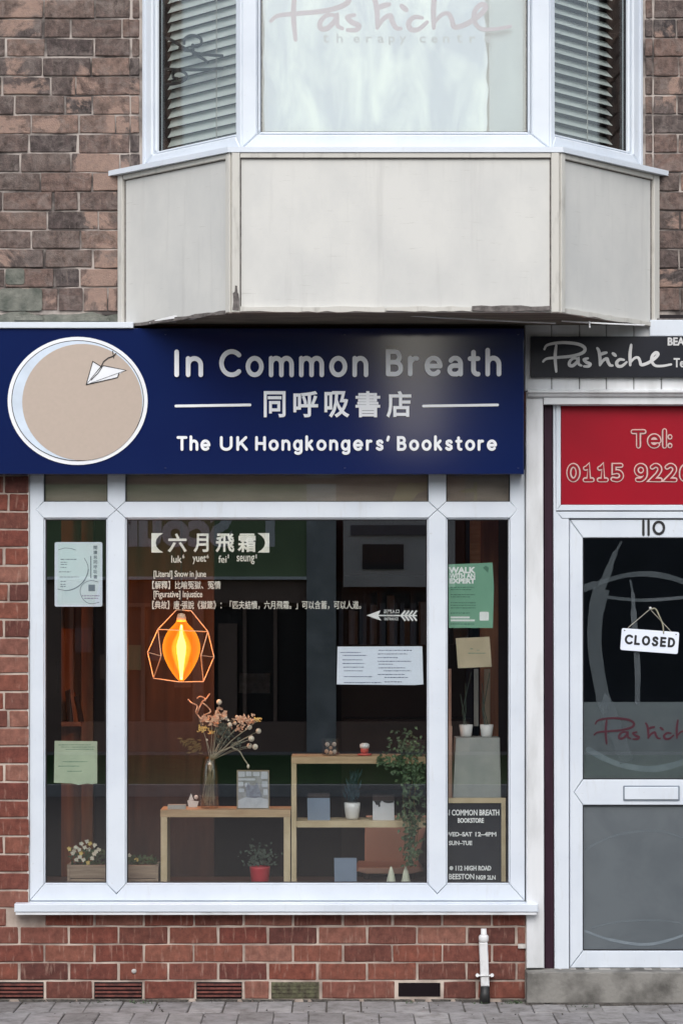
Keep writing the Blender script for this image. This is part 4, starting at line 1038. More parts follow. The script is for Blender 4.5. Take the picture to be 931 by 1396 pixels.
MB().tube([fp(a, c) for a, c in smooth([(350, 900), (330, 840), (360, 720), (395, 650), (415, 640), (400, 720), (375, 820), (352, 890)], 4)], .0022, 6).build('stem', 'stem', fl)
MB().lathe(fp(390, 650), [(.006, -.0), (.010, .01), (.011, .03), (.007, .04)], 12).build('tie', 'petal_white', fl)
# things on the low table
def on(px, y, z): return Vector((X(px, y), y, z))
c = on(241.5, .17, ztab + .001)
t = tag(MB().box(c.x - .041, c.x + .041, c.y - .02, c.y + .03, c.z, c.z + .02).build('display_block', 'stone_light'), 'small pale block left of the vase on the low table', 'block')
c = on(263.5, .28, ztab + .001)
t = thing('paper_boat', c, 'small white folded paper boat beside the vase', 'paper boat')
MB().prism([(c.x - .026, c.z + .03), (c.x + .026, c.z + .026), (c.x + .018, c.z + .0), (c.x - .02, c.z)], c.y - .012, c.y + .012).build('hull', 'pot_white', t)
MB().prism([(c.x - .022, c.z + .03), (c.x - .010, c.z + .064), (c.x + .004, c.z + .031)], c.y - .004, c.y + .004).build('sail', 'pot_white', t)
MB().ball((c.x + .014, c.y, c.z + .046), .010, 8).build('knob', 'pot_white', t)
bk = thing('book', P(345, 1103, .17), 'upright book with a pale stone wall and a grey cat on its cover', 'book')
MB().pprism([(323, 1050), (367, 1050.5), (367.5, 1103), (323, 1103)], .165, .19).build('cover', 'card_tan', bk)
cv = MB().pprism([(324.5, 1051.5), (366, 1052), (366, 1101.5), (324.5, 1101.5)], .1635, .1652).build('picture', 'photo_mid', bk)
for (a, t_, c_, u_) in ((325, 1052, 334, 1059), (335.5, 1052, 343, 1058), (345, 1052.5, 354, 1058), (356, 1052, 365, 1062), (325, 1061, 348, 1064), (325, 1066, 332, 1072), (334, 1067, 340, 1073), (357, 1065, 365, 1073), (326, 1075, 333, 1080), (359, 1076, 365, 1084)):
    MB().pprism(rrect(a, t_, c_, u_, 1.2), .162, .164).build('print_block', 'photo_light', bk)
MB().pprism([(324.8, 1091), (337, 1086), (352, 1087), (365.5, 1090), (365.5, 1101.5), (324.8, 1101.5)], .1618, .1634).build('print_block', 'photo_light', bk)
MB().pprism([(336, 1087), (335, 1076), (338, 1067), (342, 1071), (347, 1071), (351, 1066.5), (353, 1075), (358, 1086), (348, 1088)], .1612, .1632).build('cat_print', 'photo_cat', bk)
# things on the tall shelf
c = on(451, .2, zsh + .001)
t = thing('glass_tumbler', c, 'square glass tumbler with white pebbles on top of the tall shelf', 'tumbler')
MB().lathe(c, [(.034, 0), (.042, .004), (.043, .078), (.0405, .078), (.040, .007), (.03, .005)], 4 * 5, 1, 1).build('body', 'vase_glass', t)
for dx, dz, r_, m in ((-.016, .052, .0105, 'pot_white'), (.016, .053, .0105, 'pot_white'), (0, .037, .008, 'petal_peach'), (-.02, .02, .010, 'petal_peach'), (.018, .019, .010, 'pot_white'), (0, .014, .010, 'petal_peach')):
    MB().ball((c.x + dx, c.y - .012, c.z + dz), r_, 10).build('pebble', m, t, True)
c = on(497, .2, zsh + .001)
t = thing('trinket', c, 'small red and white ornament right of the tumbler on the tall shelf', 'ornament')
MB().lathe(c, [(.03, 0), (.036, .004), (.03, .009), (.01, .010)], 16).build('saucer', 'porcelain_red', t, True)
MB().lathe(c + Vector((0, 0, .009)), [(.014, 0), (.019, .01), (.018, .03), (.006, .036)], 14).build('base', 'porcelain_red', t, True)
MB().lathe(c + Vector((0, 0, .032)), [(.018, 0), (.023, .008), (.022, .02), (.012, .026)], 14).build('cap', 'pot_white', t, True)
t = thing('book', P(434, 1119, .19), 'plain grey blue book standing on the middle shelf', 'book')
MB().pprism([(419, 1088), (449.5, 1088), (450, 1119.5), (419.5, 1119.5)], .19, .205).build('cover', 'blue_book', t)
MB().pprism([(420, 1082), (449, 1082), (449.5, 1087.5), (419, 1087.5)], .196, .24).build('pages', 'dark_wood', t)
c = on(480, .22, zmid + .001)
t = thing('plant_pot', c, 'white pot with thin blue green stems on the middle shelf', 'plant pot')
MB().lathe(c, [(.024, 0), (.030, .01), (.036, .05), (.037, .078), (.033, .078), (.031, .06)], 20).build('pot', 'pot_white', t, True)
b = MB(); r7 = random.Random(3)
M['cactus'] = mat('blue_green_plant', (.035, .07, .085), (.02, .045, .06), .7, 20)
for k in range(60):
    a = r7.uniform(0, 6.28); b.leafq(c + Vector((r7.gauss(0, .014), r7.gauss(0, .01), .07 + r7.uniform(0, .12))), (math.cos(a) * .45, math.sin(a) * .3, 1), (0, -1, 0), .055, .012)
b.build('foliage', 'cactus', t)['kind'] = 'stuff'
t = thing('card_box', P(522, 1119, .19), 'white card box with a black rim beside the white pot', 'box')
MB().pprism([(508, 1092), (537, 1092), (537.5, 1119.5), (508, 1119.5)], .19, .215).build('front', 'box_white', t)
MB().pbox(508, 1084, 537.5, 1091.6, .192, .24).build('lid', 'dark_wood', t)
b = MB()
for pp in ([(509, 1091.7), (520, 1091.7), (517, 1096), (513, 1098), (511, 1094)], [(521, 1091.7), (536.5, 1091.7), (536, 1094), (529, 1095), (524, 1094)], [(515, 1096.5), (518, 1095.5), (518.5, 1099), (516, 1100.5)]): b.pprism(pp, .188, .19)
b.build('cover_print', 'ink', t)
t = thing('book', P(471, 1206, .19), 'pale grey blue book standing under the tall shelf', 'book')
MB().pprism([(455.5, 1170), (486, 1170), (486.5, 1206), (456, 1206)], .20, .22).build('cover', 'blue_book', t)
MB().box(X(456, .2), X(486, .2), .2, .25, .5, Z(1206, .2)).build('foot', 'blue_book', t)
cg = 'cream cone candles under the tall shelf'
for px, lab in ((533, 'left one of two cream cone candles under the tall shelf'), (553, 'right one of two cream cone candles under the tall shelf')):
    c = on(px, .16, .501)
    t = thing('candle', c, lab, 'candle', cg)
    MB().lathe(c, [(.022, 0), (.021, .03), (.012, .07), (.003, .095)], 16).build('wax', 'candle', t, True)
    MB().tube([c + Vector((0, 0, .094)), c + Vector((.001, 0, .1))], .0008, 5).build('wick', 'ink', t)
# pot under the low table
c = on(354.5, .26, .501)
t = thing('plant_pot', c, 'red pot with a bushy green plant under the low table', 'plant pot')
MB().lathe(c, [(.036, 0), (.040, .01), (.047, .075), (.048, .085), (.043, .085), (.042, .07)], 20).build('pot', 'pot_red', t, True)
b = MB()
for k in range(130): b.leafq(c + Vector((r7.gauss(0, .034), r7.gauss(0, .025), .085 + abs(r7.gauss(.03, .035)))), (r7.uniform(-1, 1), r7.uniform(-.6, .6), r7.uniform(-.1, 1)), (0, -1, .4), .02, .011)
b.build('foliage', 'leaf_grey', t)['kind'] = 'stuff'
# planter
c = P(154, 1206, .16)
pl_ = thing('planter', (c.x, c.y, .5), 'weathered wooden plank planter of pale flowers at the foot of the window', 'planter')
for t_, u_ in ((1179.5, 1197.5), (1198.5, 1212)): MB().pprism([(93.5, t_), (214.5, t_), (214.5, u_), (93.5, u_)], .13, .145, .002).build('plank', 'plank', pl_)
MB().pbox(92, 1179, 95.5, 1212, .124, .27).build('end_board', 'plank', pl_); MB().pbox(212.5, 1179, 216, 1212, .124, .27).build('end_board', 'plank', pl_)
MB().pbox(96, 1180, 212, 1183, .15, .27).build('soil', 'dark_wood', pl_)
b = MB()
for k in range(520):
    px = r7.choice([r7.gauss(122, 14), r7.uniform(96, 212), r7.gauss(185, 15)]); px = min(212, max(96, px)); top = 22 if px < 145 else 13
    b.leafq(P(px, 1181 - r7.uniform(-2, top), .2 + r7.uniform(-.04, .05)), (r7.uniform(-1, 1), r7.uniform(-.6, .6), r7.uniform(-.2, 1)), (0, -1, .5), .018, .009)
b.build('foliage', 'leaf', pl_)['kind'] = 'stuff'
for (a, c_) in [(96, 1157), (102, 1160), (108, 1158), (99, 1163), (112, 1163), (105, 1172), (114, 1172), (120, 1176), (118, 1147), (124, 1150), (130, 1152), (112, 1150), (132, 1161), (136, 1158), (129, 1164), (122, 1158), (126, 1170), (172, 1158), (176, 1166), (172, 1175), (186, 1172), (104, 1155), (117, 1155), (110, 1168)]:
    o = MB(); cc = P(a + r7.uniform(-1, 1), c_, .155 + r7.uniform(-.01, .02))
    for k in range(7): an = k * .9 + r7.random(); o.leafq(cc, (math.cos(an), -.35, math.sin(an)), (0, -1, 0), .0125, .011)
    o.ball(cc + Vector((0, -.003, 0)), .003, 6); o.build('flower', 'petal_yellow' if r7.random() < .3 else 'petal_white', pl_)
# trailing plant on the tall shelf
c = on(560, .2, zsh + .001)
t = thing('trailing_plant', c, 'dark green trailing plant hanging from the right end of the tall shelf', 'plant')
MB().lathe(c + Vector((.02, .03, 0)), [(.03, 0), (.04, .01), (.046, .07), (.04, .07)], 18).build('pot', 'dark_wood', t, True)
b = MB()
def tleaf(px, py, s=1.0, y=None):
    p = P(px, py, .115 + r7.uniform(-.03, .05) if y is None else y)
    b.leafq(p, (r7.uniform(-1, 1), r7.uniform(-.7, .2), r7.uniform(-1, .5)), (0, -1, r7.uniform(-.3, .6)), .024 * s, .015 * s)
for k in range(220): tleaf(r7.gauss(555, 12), r7.gauss(1027, 14), .95)
for k in range(40): tleaf(r7.uniform(515, 545), 1036 + r7.gauss(0, 4), .9, .11)
for k in range(300):
    t_ = r7.random(); tleaf(563 + r7.gauss(0, 7 * (1 - t_) + 3.5) - 4 * t_, 1040 + 140 * t_, 1.0)
for k in range(40): tleaf(r7.gauss(566, 9), r7.uniform(1090, 1170), 1.1)
b.build('foliage', 'leaf', t)['kind'] = 'stuff'
for dx in (-8, 0, 7): MB().tube([P(560 + dx + 3 * math.sin(k), 1035 + k * 13 - abs(dx), .13) for k in range(12)], .0016, 5).build('vine', 'leaf_olive', t)
# salmon chair behind
c = on(530, .62, .02)
t = thing('chair', c, 'salmon coloured moulded chair behind the tall shelf', 'chair')
MB().pprism([(499, 1112), (586, 1112), (578, 1140), (566, 1190), (497, 1190), (497, 1140)], .80, .82, .006).build('backrest', 'salmon', t)
zs = Z(1186, .55)
MB().prism([(X(486, .5), zs), (X(489, .5), zs + .02), (X(572, .5), zs + .02), (X(577, .5), zs), (X(560, .5), zs - .012), (X(500, .5), zs - .012)], .48, .79, .005).build('seat', 'salmon', t)
for dx, y_ in ((500, .52), (560, .52), (500, .76), (560, .76)):
    MB().tube([(X(dx, .5), y_, zs - .012), (X(dx + (-8 if dx < 530 else 8), .5), y_, .02)], [.016, .010], 8).build('leg', 'dark_wood', t)
MB().pbox(500, 1196, 584, 1240, .66, .68).build('shell', 'salmon', t)
# grey box and two pots, right light
t = thing('grey_box', P(650, 1092, .16), 'tall pale grey mottled box carrying two small pots in the right light', 'box')
MB().pprism([(621, 1006), (681, 1006), (683, 1092), (617, 1092)], .15, .33, .002).build('body', 'stone_light', t)
MB().box(X(617, .15), X(683, .15), .15, .33, .5, Z(1092, .15)).build('base', 'stone_light', t)
MB().pbox(609, 990, 616, 1090, .2, .22).build('side_strip', 'salmon', t)
zg = Z(1006, .15)
for px, lab in ((635, 'left small white pot on the pale grey box'), (663, 'right small white pot on the pale grey box')):
    c = on(px, .2, zg + .001); t = thing('plant_pot', c, lab, 'plant pot', 'small pots on the grey box')
    MB().lathe(c, [(.022, 0), (.026, .01), (.032, .058), (.028, .058), (.026, .05)], 18).build('pot', 'pot_white', t, True)
    b = MB(); 
    for k in range(3): b.tube([c + Vector((r7.uniform(-.01, .01), 0, .05)), c + Vector((r7.uniform(-.02, .02), 0, .12)), c + Vector((r7.uniform(-.03, .03), 0, .2 + .05 * k))], .0022, 5)
    b.build('stems', 'leaf_grey', t)
t = thing('hanging_cloth', P(645, 1000, .5), 'dim pinkish curtain strips hanging behind the two small pots', 'curtain')
for a, c_, m in ((608, 615, 'salmon'), (646, 652, 'stone_light'), (660, 668, 'card_tan')): MB().pbox(a, 912, c_, 990, .52, .54).build('strip', m, t)

# ------------------------------------------------------------------ pendant lamp
LY = .30
c = P(247.5, 890, LY)
lamp = thing('pendant_lamp', c, 'glowing amber bulb in a faceted copper wire cage hanging in the window', 'lamp')
zl = lambda a, c_: (160 + a / 3.581, 690 + c_ / 3.581)
MB().lathe(c, [(.010, -.132), (.022, -.12), (.042, -.095), (.062, -.062), (.077, -.03), (.086, .0), (.0885, .02), (.087, .04), (.081, .065), (.07, .09), (.054, .112), (.036, .13), (.026, .142), (.023, .152)], 26).build('bulb', 'bulb', lamp, True)
MB().lathe(c, [(.005, -.125), (.008, -.09), (.014, -.04), (.020, 0), (.022, .03), (.017, .055), (.010, .075), (.006, .1), (.004, .13)], 12).build('filament', 'filament', lamp, True)
m_ = M['bulb'].copy(); m_.name = 'amber_inner_glow'; M['inner'] = m_
for n_ in m_.node_tree.nodes:
    if n_.type == 'EMISSION': n_.inputs[0].default_value = (1, .55, .08, 1); n_.inputs[1].default_value = 2.2
    if n_.type == 'BSDF_TRANSPARENT': n_.inputs[0].default_value = (1, 1, 1, 1)
    if n_.type == 'MAP_RANGE': n_.inputs[1].default_value = 0; n_.inputs[3].default_value = .6; n_.inputs[4].default_value = .0
MB().lathe(c, [(.006, -.115), (.018, -.08), (.032, -.045), (.045, 0), (.048, .025), (.040, .055), (.024, .085), (.010, .115)], 20).build('added_glow', 'inner', lamp, True)  # emissive shell added inside to paint the bulb's bright centre
MB().lathe(c + Vector((0, 0, .145)), [(.021, 0), (.022, .02), (.016, .036), (.006, .04)], 16).build('socket', 'brass', lamp, True)
MB().tube([c + Vector((0, 0, .18)), c + Vector((0, 0, 1.0))], .003, 6).build('cable', 'ink', lamp)
def cp(a, c_, d=0): return P(190 + a / 7.76, 810 + c_ / 7.76, LY + d)
T1, T2, T3 = cp(395, 165), cp(550, 175), cp(470, 165, .06)
L1, R1_, L2, R2_, BL_, BR_ = cp(198, 370, -.02), cp(727, 395, -.02), cp(88, 615), cp(792, 665), cp(152, 890), cp(680, 925)
segs = [(T1, L1), (T2, R1_), (L1, L2), (R1_, R2_), (L2, BL_), (R2_, BR_), (T1, T2), (T1, T3), (T2, T3)]
for d in (-.11, .11):
    FL, FR, FB = cp(232, 655, d), cp(655, 650, d), cp(430, 930, d * .9)
    TB = cp(460, 385, d)
    segs += [(L2, FL), (R2_, FR), (FL, BL_), (FR, BR_), (BL_, FB), (FB, BR_), (L1, TB), (TB, R1_), (L1, FL), (R1_, FR)]
for a_, b_ in segs: MB().tube([a_, b_], .0022, 6).build('wire', 'brass', lamp)
pl = bpy.data.objects.new('lamp_light', bpy.data.lights.new('lamp_light', 'POINT')); COL.objects.link(pl)
pl.location = c; pl.data.energy = 26; pl.data.color = (1, .42, .10); pl.data.shadow_soft_size = .05

# ================================================================== salon side: fascia, pilaster, door
fa = thing('salon_fascia', P(823, 545, -.03), 'white boarded fascia above the salon door, right of the navy sign', 'fascia')
js = [714.5, 751.6, 789.5, 826, 863.5, 901, 938, 975, 1012, 1060]
for a, c_ in zip(js, js[1:]):
    MB().pprism([(a + .5, 436), (c_ - .5, 436), (c_ - .5, 533), (a + .5, 533)], -.035, .0, .004).build('board', 'upvc2', fa)
MB().pbox(714, 434, 1061, 533, -.026, -.002).build('backing', 'peel', fa)
MB().pprism([(885, 436), (1060, 436), (1060, 458.5), (885, 458.5)], -.055, -.036, .003).build('top_trim', 'upvc', fa)
prof = [(-.035, 0), (-.055, .0), (-.062, -.006), (-.062, -.014), (-.05, -.018), (-.045, -.028), (-.035, -.034), (0, -.034)]
x0, x1 = X(719, -.05), X(1060, -.05); z0 = Z(531, -.05); nn = len(prof)
b = MB(); b.add([(x0, y, z0 + z) for y, z in prof] + [(x1, y, z0 + z) for y, z in prof], [(i, i + nn, (i + 1) % nn + nn, (i + 1) % nn) for i in range(nn)] + [tuple(range(nn)), tuple(range(nn, 2 * nn))[::-1]]); b.build('moulding', 'upvc2', fa)
MB().pbox(741, 541, 1060, 551, -.03, .02).build('head_trim', 'upvc2', fa)
ss = thing('salon_sign', P(860, 514, -.06), 'black salon sign with flowing white handwriting fixed on the white fascia', 'sign')
MB().pprism([(723, 458.5), (1010, 458.5), (1010, 514), (723, 514)], -.06, -.0365, .001).build('board', 'black_sign', ss)
pastiche(lambda a, c_: (a, c_), 3.7, -.062, -.0602, 'dim_white', ss)
text('BEA', (910, 460.5, 932, 470.5), -.0612, bold=1.0).build('lettering', 'dim_white', ss); text('Te', (918, 488.5, 932, 500.5), -.0612, bold=.8).build('lettering', 'dim_white', ss)
pi = thing('pilaster', P(727, 1320, 0), 'white painted vertical board between the bookshop window and the salon door', 'pilaster')
MB().pprism([(716.5, 533), (740, 533), (741.5, 1320), (717.5, 1320)], -.022, .06, .003).build('face', 'upvc2', pi)
MB().pprism([(741.2, 541), (752.5, 541), (754.5, 1322), (742.5, 1322)], .01, .08, .001).build('plum_strip', 'plum', pi)
MB().tube([P(728, 1238, -.024), P(732.5, 1240, -.05)], .006, 8).build('end_cap', 'upvc', pi)

dr = thing('salon_door', P(887, 1320, .02), 'white framed salon door with a crimson fanlight panel, dark upper glass and grey frosted lower glass', 'door')
DX = 0.0
dp = lambda pts, n, m, y0, y1, bev=.002: MB().pprism(pts, y0, y1, bev).build(n, m, dr)
XR, XO = 1000, 1018        # leaf right edge, frame right edge
dp([(753.5, 545), (757, 545), (757.5, 697), (765.7, 707.2), (775.3, 707.2), (775.3, 1321), (755.5, 1321)], 'door_frame', 'upvc', .012, .08)
dp([(XO, 545), (XO, 1321), (XR, 1321), (XR, 722), (XO - 9, 545)], 'door_frame', 'upvc', .012, .08)
dp([(757, 546), (1010, 546), (1010, 553), (764.5, 553)], 'fanlight_bead', 'upvc', .008, .03)
dp([(757.3, 547), (764, 553.5), (764, 688), (757.8, 695.5)], 'fanlight_bead', 'upvc', .0085, .03)
dp([(757.5, 696), (764.5, 688.3), (1010, 688.3), (1010, 696)], 'fanlight_bead', 'upvc', .008, .03)
dp([(758, 697.5), (1010, 697.5), (1010, 706.5), (766, 706.5)], 'frame_rail', 'upvc', .0115, .08)
fan = dp([(764.3, 553.3), (1010, 553.3), (1010, 688), (764.3, 688)], 'red_panel', 'red', .022, .04)
fy = .0195
GL['l'] = (0, [[(0, .1), (0, .95)]]); GL[':'] = (0, [[(0, .12), (0, .14)], [(0, .6), (0, .62)]])
GL['0'] = (.5, [arc(.25, .5, .25, .4, 90, 450, 24)])
GL['1'] = (.4, [[(.04, .74), (.14, .77), (.21, .9), (.21, .1)], [(.02, .1), (.4, .1)]])
GL['5'] = (.46, [[(.43, .9), (.06, .9), (.06, .53), (.2, .56)] + arc(.2, .33, .26, .23, 80, -90, 12) + [(.0, .14)]])
GL['9'] = (.5, [arc(.25, .64, .25, .26, 0, 360, 20), [(.5, .64), (.5, .5)] + arc(.16, .44, .34, .34, 0, -90, 10) + [(.06, .11)]])
GL['2'] = (.46, [[(.02, .8)] + arc(.22, .68, .22, .22, 110, -30, 10) + [(.3, .4), (.01, .11), (.46, .1)]])
GL['6'] = (.5, [arc(.25, .34, .25, .24, 0, 360, 20), [(.0, .34), (.0, .5)] + arc(.34, .5, .34, .4, 180, 90, 10) + [(.44, .89)]])
def outlined(t_, a, c_, top_, bot_, gap):
    word(t_, a, c_, top_, bot_, 7.8, fy + .0014, fy + .003, 'outline_dark', dr, gap, 'letter_shadow', one=True)
    word(t_, a, c_, top_, bot_, 7.0, fy, fy + .0012, 'outline_pink', dr, gap, 'letter_outline', one=True)
    word(t_, a + 1.5, c_ - 1.5, top_ + 1.5, bot_ - 1.5, 3.4, fy - .0014, fy - .0002, 'outline_dark', dr, gap, 'letter_shadow', one=True)
    word(t_, a + 1.9, c_ - 1.9, top_ + 1.9, bot_ - 1.9, 2.3, fy - .0028, fy - .0016, 'red', dr, gap, 'letter_face', one=True)
outlined('Tel:', 859, 916, 585, 611.5, .28)
outlined('0115', 771.5, 850, 631, 657.5, .36)
outlined('9226', 863.5, 944, 631, 657.5, .36)
# leaf
LYd = .022
lf = lambda pts, n, m='upvc', y0=LYd, y1=.07, bev=.003: MB().pprism(pts, y0, y1, bev).build(n, m, dr)
lf([(776, 709), (794, 733.5), (794, 1062), (782, 1080), (794, 1098), (794, 1296), (776.5, 1319)], 'door_stile')
lf([(XR - 1, 709), (XR - 19, 733.5), (XR - 19, 1062), (XR - 7, 1080), (XR - 19, 1098), (XR - 19, 1296), (XR - 1, 1319)], 'door_stile')
lf([(776.5, 708.5), (XR - 1.5, 708.5), (XR - 19.5, 733), (794.5, 733)], 'door_rail')
lf([(794.5, 1063), (XR - 19.5, 1063), (XR - 7.5, 1080), (XR - 19.5, 1097.5), (794.5, 1097.5), (782.5, 1080)], 'door_rail')
lf([(777, 1319.5), (794.5, 1296.5), (XR - 19.5, 1296.5), (XR - 1.5, 1319.5)], 'door_rail')
MB().pbox(774, 702, XR + 2, 1322, .05, .062).build('door_core', 'gasket', dr) if False else None
for (t_, u_, gn) in ((733, 1062.5, 'upper'), (1098, 1296, 'lower')):
    x0_, x1_, z0_, z1_ = X(794.5, LYd), X(XR - 19.5, LYd), Z(u_, LYd), Z(t_, LYd)
    gasket([(x0_, z0_), (x1_, z0_), (x1_, z1_), (x0_, z1_)], dr, None, .036, .004)
    MB().box(x0_, x1_, .040, .046, z0_, z1_).build('glass_pane', 'glass' if gn == 'upper' else 'film_door', dr)
FY = .047
MB().pbox(794, 957, XR - 19, 1064, FY + .0008, FY + .002).build('frosted_film', 'film_door', dr)
za = lambda L: [(730 + a / 4.632, 690 + c_ / 4.632) for a, c_ in L]
zb_ = lambda L: [(730 + a / 3.13, 950 + c_ / 3.13) for a, c_ in L]
MB().pribbon(smooth(za([(540, 222), (490, 320), (450, 430), (410, 520)])), [3, 7, 10, 11], FY, FY + .0006, cap=False).build('etched_swirl', 'film_strip', dr)
MB().pribbon(smooth(za([(415, 520), (385, 640), (370, 780), (375, 930), (400, 1090), (430, 1237)]) + zb_([(300, 40), (345, 160), (388, 278)])), [22, 20, 19, 18, 20, 21, 19], FY - .0002, FY + .0006, cap=False).build('etched_swirl', 'film_strip', dr)
MB().pribbon(smooth(za([(308, 518), (370, 495), (470, 462), (580, 435), (700, 428), (830, 445), (960, 490), (1100, 560)])), [10, 6, 6, 7, 8, 7, 6], FY - .0004, FY + .0006).build('etched_swirl', 'film_strip', dr)
MB().pribbon(smooth(za([(460, 575), (560, 587), (660, 594), (800, 588), (1000, 570)])), 4.5, FY - .0006, FY + .0006).build('etched_swirl', 'film_strip', dr)
MB().pribbon(smooth(za([(596, 470), (612, 560), (618, 700), (632, 880), (642, 1050), (640, 1240)])), [3, 5, 8, 8, 8, 7], FY - .0008, FY + .0006).build('etched_swirl', 'film_strip', dr)
MB().pribbon(smooth(zb_([(225, 225), (290, 262), (370, 292), (480, 308), (570, 296), (680, 260)])), [8, 7, 8, 9, 8], FY - .0002, FY + .0006).build('etched_arc', 'film_arc', dr)
LGY = .0393
MB().pribbon(smooth(zb_([(212, 1000), (300, 1032), (400, 1052), (480, 1056), (560, 1040), (680, 1000)])), [3, 4, 4, 4, 3], LGY - .0002, LGY + .0006).build('etched_arc', 'film_arc', dr)
M['film_faint'] = film('faint_etched_arc', (.25, .30, .33), (.2, .24, .27), .2, scale=10)
MB().pribbon(smooth(zb_([(215, 650), (300, 605), (390, 580), (480, 572), (560, 580), (680, 620)])), 4, LGY - .0002, LGY + .0006).build('etched_arc', 'film_faint', dr)
MB().pribbon(smooth(zb_([(240, 985), (320, 965), (420, 955), (540, 955), (680, 975)])), 3, LGY - .0004, LGY + .0006).build('etched_arc', 'film_faint', dr)
pastiche(lambda a, c_: (810 + (a - 740.5) * .95, 1001 + (c_ - 492) * .88), 2.6, FY - .0016, FY - .001, 'maroon', dr)
lbx = MB().pprism(rrect(849, 1071, 926, 1092, 1.5), LYd - .004, LYd + .004, .001).build('letterbox', 'print_grey', dr)
MB().pprism(rrect(851, 1073, 924, 1090, 1), LYd - .009, LYd, .002).build('flap', 'upvc', lbx)
b = MB()
for xx_ in (876.5, 883.5): b.pribbon([(xx_, 710), (xx_, 729)], 3.2, LYd - .003, LYd)
b.pribbon([(p[0], p[1]) for p in ell(897.5, 719.5, 7.0, 8.2, 26)], 3.4, LYd - .003, LYd, closed=True)
b.build('house_number', 'ink', dr)
MB().pbox(756, 1321.5, XO, 1325, -.004, .08).build('threshold', 'mastic', dr)
# dark hallway behind the door
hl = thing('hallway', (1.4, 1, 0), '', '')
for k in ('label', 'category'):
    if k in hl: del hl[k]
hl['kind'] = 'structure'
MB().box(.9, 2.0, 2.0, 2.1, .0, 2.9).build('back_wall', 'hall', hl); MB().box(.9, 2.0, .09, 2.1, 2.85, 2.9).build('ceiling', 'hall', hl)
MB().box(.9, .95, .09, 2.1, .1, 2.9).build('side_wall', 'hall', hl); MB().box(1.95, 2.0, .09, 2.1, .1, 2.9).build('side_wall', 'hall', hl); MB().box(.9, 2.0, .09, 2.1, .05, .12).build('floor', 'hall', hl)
# closed sign
cs = thing('closed_sign', P(886, 892, .03), 'white sign reading closed hanging on a cord behind the salon door glass', 'sign')
CYs = .049 - .0035
CYs = .030
rot = R(4.2)
def rr(pts, cx=885, cy=874): return [(cx + (a - cx) * math.cos(rot) - (c_ - cy) * math.sin(rot), cy + (a - cx) * math.sin(rot) + (c_ - cy) * math.cos(rot)) for a, c_ in pts]
MB().pprism(rr(rrect(846, 859, 924.5, 889, 2.5)), CYs, CYs + .004, .001).build('plate', 'paper', cs)
word('CLOSED', 851, 919.5, 867, 880.5, 3.0, CYs - .001, CYs, 'ink', cs, .42, 'lettering', rot, one=True)
b = MB()
for pts in ([(855.5, 856), (886, 830)], [(917, 864), (904, 850), (887, 832)]): b.tube([P(a, c_, CYs + .002) for a, c_ in pts], .0016, 6)
b.build('cord', 'cord', cs)
MB().tube([P(a, c_, CYs - .002) for a, c_ in smooth([(886, 831), (893, 830), (899, 842), (903, 852), (904, 864)])], .0032, 8).build('ribbon', 'stem', cs)
MB().ball(P(886, 829, CYs), .006, 8).build('hook', 'dim_white', cs)
MB().ball(P(851, 859.5, CYs - .001), .003, 6).build('rivet', 'gasket', cs); MB().ball(P(921, 865, CYs - .001), .003, 6).build('rivet', 'gasket', cs)

# concrete step
st_ = MB(); r8 = random.Random(6)
n = 36; pts = [(718 + (1060 - 718) * i / n, 1325.5 + r8.uniform(-.5, .7)) for i in range(n + 1)] + [(1060 - (1060 - 718) * i / n, 1368) for i in range(n + 1)]
st_.pprism(pts, -.10, .09, .004); st_ = st_.build('door_step', 'concrete'); tag(st_, 'rough stained concrete step below the salon door', 'door step')
# wall outside frame right of the salon door
rw = thing('brick_wall', P(1045, 1365, 0), 'strip of red brick right of the salon door', 'brick wall')
MB().pbox(1018, 545, 1060, 1330, .01, .15).build('mortar_bed', 'mortar_low', rw); ro = worigin(rw)
for k in range(2, 33): put_brick(rw, ro, 1019, 1060, JZ(k + 1), JZ(k), 'brick_low', .001)

# waste pipe
wpipe = thing('waste_pipe', P(660, 1368, -.04), 'short white waste pipe with a black foot fixed to the brick wall', 'waste pipe')
yp = -.035
pt = lambda a, c_: P(a, c_, yp)
MB().pprism([(653, 1285.5), (664.5, 1285.5), (667, 1345), (655.5, 1345)], -.052, -.012, .004).build('pipe', 'pipe', wpipe)
MB().tube([pt(659, 1266), pt(659.5, 1286)], [.013, .0145], 14).build('cap', 'pipe', wpipe, True)
MB().lathe(P(659, 1283.5, yp + .005), [(.02, 0), (.022, .004), (.023, .022), (.018, .030)], 14).build('socket', 'pipe', wpipe, True)
MB().tube([P(661, 1344, yp), P(660.5, 1371, yp)], [.020, .026], 16).build('foot', 'pipe_black', wpipe, True)
MB().tube([P(650, 1330, -.055), P(671, 1330, -.055)], .004, 8).build('bracket', 'pipe', wpipe)
for q_ in (650.5, 670.5): MB().tube([P(q_, 1329.5, -.06), P(q_, 1329.5, -.0)], .0085, 10).build('bracket_screw', 'pipe', wpipe)
t = tag(MB().ball(P(183, 1324, -.002), .012, 8, .9).build('mortar_blob', 'mastic'), 'pale dab of filler stuck on the third course of bricks', 'filler')
t = tag(MB().pbox(706, 1287, 717, 1293, -.012, .0).build('pipe_stub', 'mastic'), 'small pale stub at the right edge of the low brick wall', 'pipe stub')

